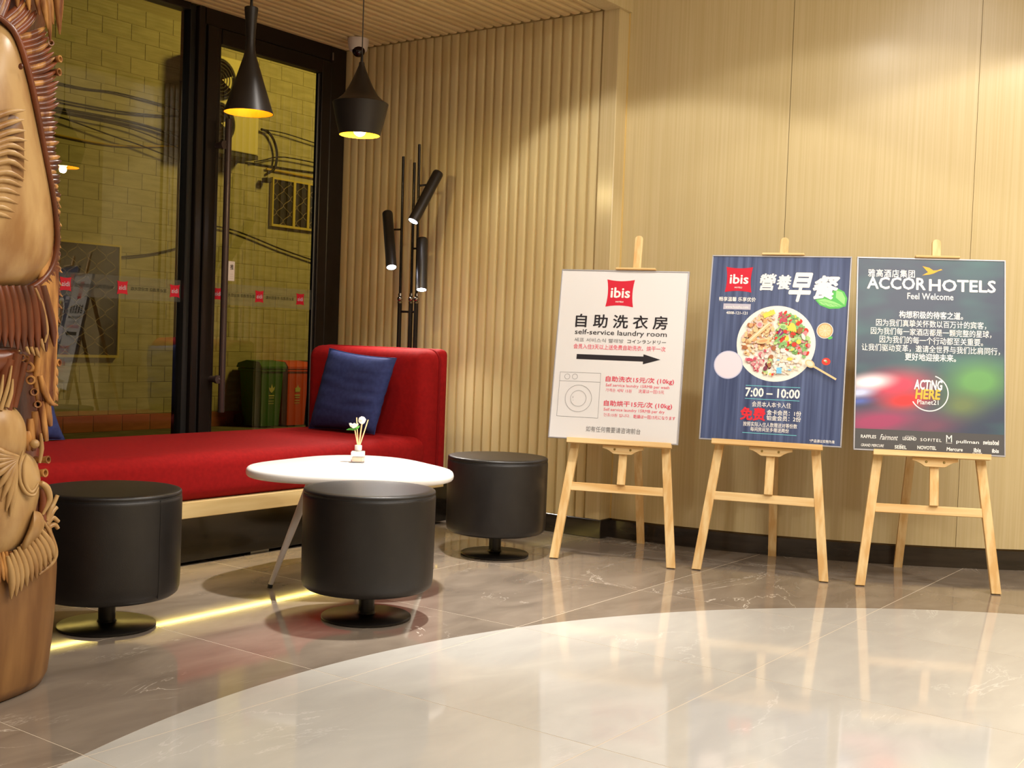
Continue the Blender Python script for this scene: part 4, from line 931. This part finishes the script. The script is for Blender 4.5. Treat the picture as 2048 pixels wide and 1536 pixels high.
# base
bm=NB(); n=64; rings=[]
prof=[(.250,0),(.280,.004),(.292,.03),(.300,.10),(.306,.18),(.309,.25),(.307,.30),(.298,.325),(.26,.32),(.1,.30)]
for (r_,z) in prof:
    ring=[]
    for i in range(n):
        a=2*pi*i/n; rr=r_*(1+.018*sin(3*a+1)+.012*sin(7*a)); tiltz=(z/.33)*(.075*cos(a)+.02*sin(a)) if z>.2 else 0
        ring.append(bm.verts.new((rr*cos(a),rr*sin(a),max(0,z+tiltz*.8))))
    rings.append(ring)
for k in range(len(rings)-1):
    for i in range(n): bm.faces.new((rings[k][i],rings[k][(i+1)%n],rings[k+1][(i+1)%n],rings[k+1][i]))
bm.faces.new(rings[0][::-1]); bm.faces.new(rings[-1]); cpart('trunk_base',bm,'w_base')
# core
bm=NB(); rings=[]
for k in range(60):
    z=.28+k*.032; ring=[]
    for i in range(56):
        a=2*pi*i/56; r_=.262+.022*noise.noise(Vector((cos(a)*3,sin(a)*3,z*4)))+.010*noise.noise(Vector((cos(a)*12,sin(a)*12,z*9)))
        ring.append(bm.verts.new((r_*cos(a),r_*sin(a),z)))
    rings.append(ring)
for k in range(59):
    for i in range(56): bm.faces.new((rings[k][i],rings[k][(i+1)%56],rings[k+1][(i+1)%56],rings[k+1][i]))
bm.faces.new(rings[0][::-1]); bm.faces.new(rings[-1]); cpart('trunk_core',bm,'w_dark')
def blob(name,outline,cen,depth,m,rel0=-.01,rings_=9,tag_=None,nsm=4):
    P=smoothpts([Vector((a,b,0)) for a,b in outline+[outline[0]]],nsm)[:-1]; C=Vector((*cen,0)); bm=NB(); R=[]
    for k in range(rings_):
        t=k/rings_; q=1-t; rel=rel0+depth*sqrt(1-q*q)
        R.append([bm.verts.new(SF(*(C+(p-C)*q)[:2],rel)) for p in P])
    cv=bm.verts.new(SF(C.x,C.y,rel0+depth))
    back=[bm.verts.new(SF(p.x,p.y,rel0-.03)) for p in P]
    n=len(P)
    for i in range(n):
        bm.faces.new((back[i],back[(i+1)%n],R[0][(i+1)%n],R[0][i]))
        for k in range(rings_-1): bm.faces.new((R[k][i],R[k][(i+1)%n],R[k+1][(i+1)%n],R[k+1][i]))
        bm.faces.new((R[-1][i],R[-1][(i+1)%n],cv))
    return cpart(name,bm,m)
def rib(name,pts,rs,m,rel=.01,par=sc,seg=8,fl=1.0,rels=None):
    P=smoothpts([Vector((a,b,0)) for a,b in pts],4); n=len(P); L3=[]; RR=[]
    for i,p in enumerate(P):
        t=i/(n-1); rr_=rels[0]+(rels[1]-rels[0])*t if rels else rel
        L3.append(SF(p.x,p.y,rr_)); k=t*(len(rs)-1); a=int(min(k,len(rs)-2)); RR.append(rs[a]+(rs[a+1]-rs[a])*(k-a))
    bm=NB(); tube(bm,L3,RR,seg,flat_=fl); return cpart(name,bm,m,par)
# upper fish
OUT=[(-40,33),(2,46),(31,75),(56,150),(74,230),(89,300),(103,370),(112,430),(113,485),(100,530),(66,560),(20,575),(-60,580),(-180,540),(-260,420),(-280,280),(-230,140),(-140,60)]
fb=blob('fish_body',OUT,(-60,330),.085,'w_pale',.0,12)
for k,(x0,y0,x1,y1,xm,ym) in enumerate([(-20,240,52,218,15,222),(-20,262,50,236,15,244),(-20,282,53,258,15,262),(-20,296,56,278,15,276),(-22,308,52,298,15,287),(-24,320,58,318,15,300),(-26,334,53,338,15,318),(-30,350,50,356,10,340),(-36,366,46,370,4,356),(-40,384,42,386,0,374),(-44,398,38,404,-4,392),(-48,412,32,421,-8,408),(-52,426,26,434,-12,422)]):
    rib('fin_ray',[(x0-20,y0+4),(xm,ym),(x1,y1)],[.010,.0105,.008,.0012],'w_pale',rels=(.088,.070),par=fb,fl=.8)
bm=NB(); ball(bm,SF(43,131,.060),.006,2,(1,.4,1.3)); cpart('knot',bm,'w_red',fb)
blob('fin_plate',[(-60,250),(-10,232),(30,228),(48,250),(50,300),(48,360),(38,405),(22,428),(-60,436),(-90,340)],(-20,330),.010,'w_base',.064,4)
# red edge band following the outline
band=[(-40,20),(3,36),(35,72),(60,148),(77,225),(91,298),(105,368),(114,432),(116,488),(102,538),(68,570),(20,588)]
rib('edge_band',band,[.007,.009,.009,.008,.008,.009,.011],'w_red',rel=.012,fl=.8)
# radiating spines
def at(poly,t):
    n=len(poly)-1; k=min(int(t*n),n-1); f=t*n-k; a,b=poly[k],poly[k+1]; return (a[0]+(b[0]-a[0])*f,a[1]+(b[1]-a[1])*f),(b[0]-a[0],b[1]-a[1])
rr=random.Random(3)
NSP=70
for k in range(NSP):
    t=.03+.84*k/NSP; (x,y_),(dx_,dy_)=at(band,t); l=sqrt(dx_*dx_+dy_*dy_); nx,ny=dy_/l,-dx_/l
    lim=118+4*sin(k*1.7)+(4 if y_>300 else 0); L_=(lim-x)/max(nx,.25) if y_>60 else 58+6*(k%2)
    L_=min(L_,62)-rr.uniform(0,5)
    ex,ey=x+nx*L_,y_+ny*L_
    rib('fin_spine',[(x,y_),(x+nx*L_*.55,y_+ny*L_*.55+2),(ex,ey-(4 if y_<220 else -2))],[.0095,.0092,.007,.0012],['w_red','w_mix','w_red'][k%3],rels=(.006,-.005 if y_<260 else .0))
# bark strips at the top
for (a,b,c,d,w_) in [(70,-60,98,58,.010),(84,-60,108,48,.011),(98,-80,116,20,.010),(108,-70,121,68,.012),(118,-60,124,40,.008),(60,-70,80,30,.010),(46,-70,60,20,.010),(92,-30,102,82,.008),(30,-60,36,14,.010)]:
    rib('bark_strip',[(a,b),((a+c)/2+2,(b+d)/2),(c,d)],[w_,w_*1.1,w_*.8,.002],'w_mix',rel=.008)
# tail skirt
for k in range(11):
    x=-40+k*13; bx=x+ (4 if k<8 else 2+(k-7)*3)
    yb_=[690,690,688,690,692,696,700,704,705,700,690][k]
    rib('tail_ray',[(x*1.0-4,568),(x+4,600),(bx+6,650),(bx+8+ (k>6)*2,yb_)],[.011,.0125,.0125,.010,.002],'w_red',rels=(.030,.034))
for (x,y_,l) in [(58,706,16),(68,708,18),(78,712,20),(88,700,26)]:
    rib('tail_tip',[(x-4,y_-l),(x-1,y_-l/2),(x+4,y_)],[.004,.0048,.001],'w_pale',rel=.038)
rib('tail_edge',[(72,572),(86,605),(96,655),(92,682)],[.003,.005,.005,.002],'w_pale',rel=.040)
# frond column along the right silhouette
for k in range(9):
    x0=80+k*3.4; 
    rib('coral_frond',[(x0+4,455+k*4),(x0+5,560),(x0+1,680),(x0-4+k*.5,760),(x0+2+k*.6,822-k*3)],[.004,.0105,.0115,.0100,.003],'w_mix',rels=(.004,.0))
for k,(y_) in enumerate([410,428,447,470,490,512,540,566,588,612,640,672,748,766,786,800]):
    x1=[124,121,126,124,124,120,127,126,128,127,123,119,118,117,119,118][k]
    rib('frond_spike',[(104,y_-22),(114,y_-10),(x1,y_+2)],[.009,.006,.0008],'w_mix',rel=.0)
rib('frond_spike',[(82,748),(92,780),(104,802),(118,808)],[.006,.009,.007,.002],'w_mix',rel=.016)
# coral tubes
def coral(px,py,r_,ln,dirx,rel=.02,base=None):
    o_=SF(px,py,rel); dv=Vector((dirx,-1 if abs(dirx)<1 else -.35,.1)).normalized(); q=Vector((0,0,1)).rotation_difference(dv).to_matrix().to_4x4(); m4=Matrix.Translation(o_-dv*ln)@q
    bm=NB(); lathe(bm,[(r_*.95,0),(r_*.75,ln*.5),(r_*.9,ln*.85),(r_,ln*.97),(r_*.93,ln),(r_*.62,ln*.99),(r_*.5,ln*.8),(r_*.45,ln*.5)],18,caps=False,mat4=m4); cpart('coral_tube',bm,'w_mix' if r_>.007 else 'w_pale')
for (px,py,r_,ln,dx_) in [(58,731,.0135,.05,.3),(63,757,.0115,.045,.3),(71,781,.010,.05,.5),(78,806,.009,.05,.5),(122,722,.0095,.04,1.6),(100,918,.010,.04,1.3),(94,945,.011,.04,1.2),(46,712,.009,.03,.1),(123,116,.009,.04,1.5),(121,142,.010,.04,1.5),(104,84,.008,.03,.8)]:
    coral(px,py,r_,ln,dx_,.03 if px<80 else .002)
# mid brown plates and bumps
for (a,b,c,d,e_,f_,w_) in [(20,715,6,770,0,822,.014),(36,705,24,760,14,818,.014),(50,722,38,770,28,812,.010)]: rib('gill_plate',[(a,b),(c,d),(e_,f_)],[w_,w_*1.1,w_],'w_red',rel=.022)
for (a,b,c,d) in [(25,728,2,818),(8,746,-8,815),(27,755,15,812)]: rib('gill_ray',[(a,b),((a+c)/2+3,(b+d)/2),(c,d)],[.002,.005,.006],'w_pale',rel=.042)
blob('rock_knob',[(0,690),(30,692),(46,700),(44,730),(20,745),(-30,750),(-50,700)],(0,718),.03,'w_red',.004,6)
for (a,b,c,d) in [(62,835,70,900),(72,820,84,895),(84,800,96,880),(96,800,104,850),(58,860,60,900)]: rib('bark_strip',[(a,b),((a+c)/2-2,(b+d)/2),(c,d)],[.008,.011,.010,.005],'w_mix',rel=.006)
# lower fish
blob('lower_fish_head',[(-30,800),(10,803),(36,818),(52,845),(56,880),(50,908),(30,925),(-20,930),(-80,900),(-90,840)],(-10,865),.045,'w_pale',.012,8)
lf=blob('lower_fish_body',[(-60,900),(0,895),(40,900),(70,915),(83,950),(82,985),(74,1020),(66,1050),(48,1085),(20,1110),(-30,1125),(-90,1100),(-110,1000)],(-10,1005),.055,'w_pale',.0,10)
for k in range(9):
    a=radians(158+k*10.5) if False else radians(200-k*13); 
    cx,cy=42,918; ex=cx-58*cos(radians(-38+k*14)); ey=cy+ (-10+k*14)+0
    ex=[-22,-26,-27,-24,-16,-6,4,14,22][k]; ey=[888,903,920,940,960,982,1002,1022,1034][k]
    rib('fin_ray',[(40-k*.6,912+k*1.5),((40+ex)/2,(912+ey)/2+ (4-k)*1.0),(ex,ey)],[.003,.0065,.0085,.002],'w_pale',rels=(.052,.056),par=lf)
for (off) in (0,9): 
    rib('gill_crescent',[(48+off*.8,900+off),(40+off,930),(42+off,962),(54+off*.8,985-off*.3),(70,990-off),(79,975-off)],[.002,.0042,.0048,.0042,.002],'w_pale',rel=.050,par=lf)
bm=NB(); ball(bm,SF(72,886,.028),.011,3); cpart('eye_knob',bm,'w_pale')
rib('coral_stalk',[(84,865),(86,895),(82,925)],[.003,.006,.003],'w_pale',rel=.024)
# curled shell
rib('shell_curl',[(84,965),(96,975),(102,995),(98,1010),(88,1030)],[.006,.009,.008,.006,.003],'w_pale',rel=.012)
rib('shell_curl',[(86,975),(90,1000),(88,1025),(92,1050)],[.008,.010,.009,.006],'w_red',rel=.002)
# coral fingers
for pts in ([(96,1042),(104,1018),(110,1008),(118,990)],[(96,1048),(108,1024),(117,1014)],[(96,1050),(108,1036),(120,1044)],[(98,1056),(112,1050),(119,1058)],[(98,1050),(102,1062),(103,1070)]):
    rib('coral_finger',pts,[.007,.0065,.0058,.0052],'w_pale',rel=.004)
# lower fins
blob('fin_root',[(70,1022),(84,1026),(92,1045),(86,1070),(66,1090),(48,1108),(44,1095),(58,1060)],(70,1058),.03,'w_pale',.018,6)
for k in range(10):
    x=84-k*7.5; e=[(112,1118),(104,1130),(94,1140),(84,1148),(76,1160),(66,1166),(56,1176),(44,1186),(34,1196),(24,1202)][k]
    rib('fin_ray',[(x,1060+k*6),((x+e[0])/2+5,(1060+k*6+e[1])/2),e],[.004,.0095,.009,.0015],'w_pale',rels=(.026,.022))
rib('fin_edge',[(88,1040),(104,1070),(114,1100),(112,1120),(100,1136),(80,1152)],[.003,.006,.006,.005,.003],'w_pale',rel=.012)
for k in range(6):
    x=2+k*8; rib('fin_ray',[(x-12,1105),(x-6,1140),(x,1170-(k%2)*6)],[.004,.008,.0015],'w_mix',rel=.020)
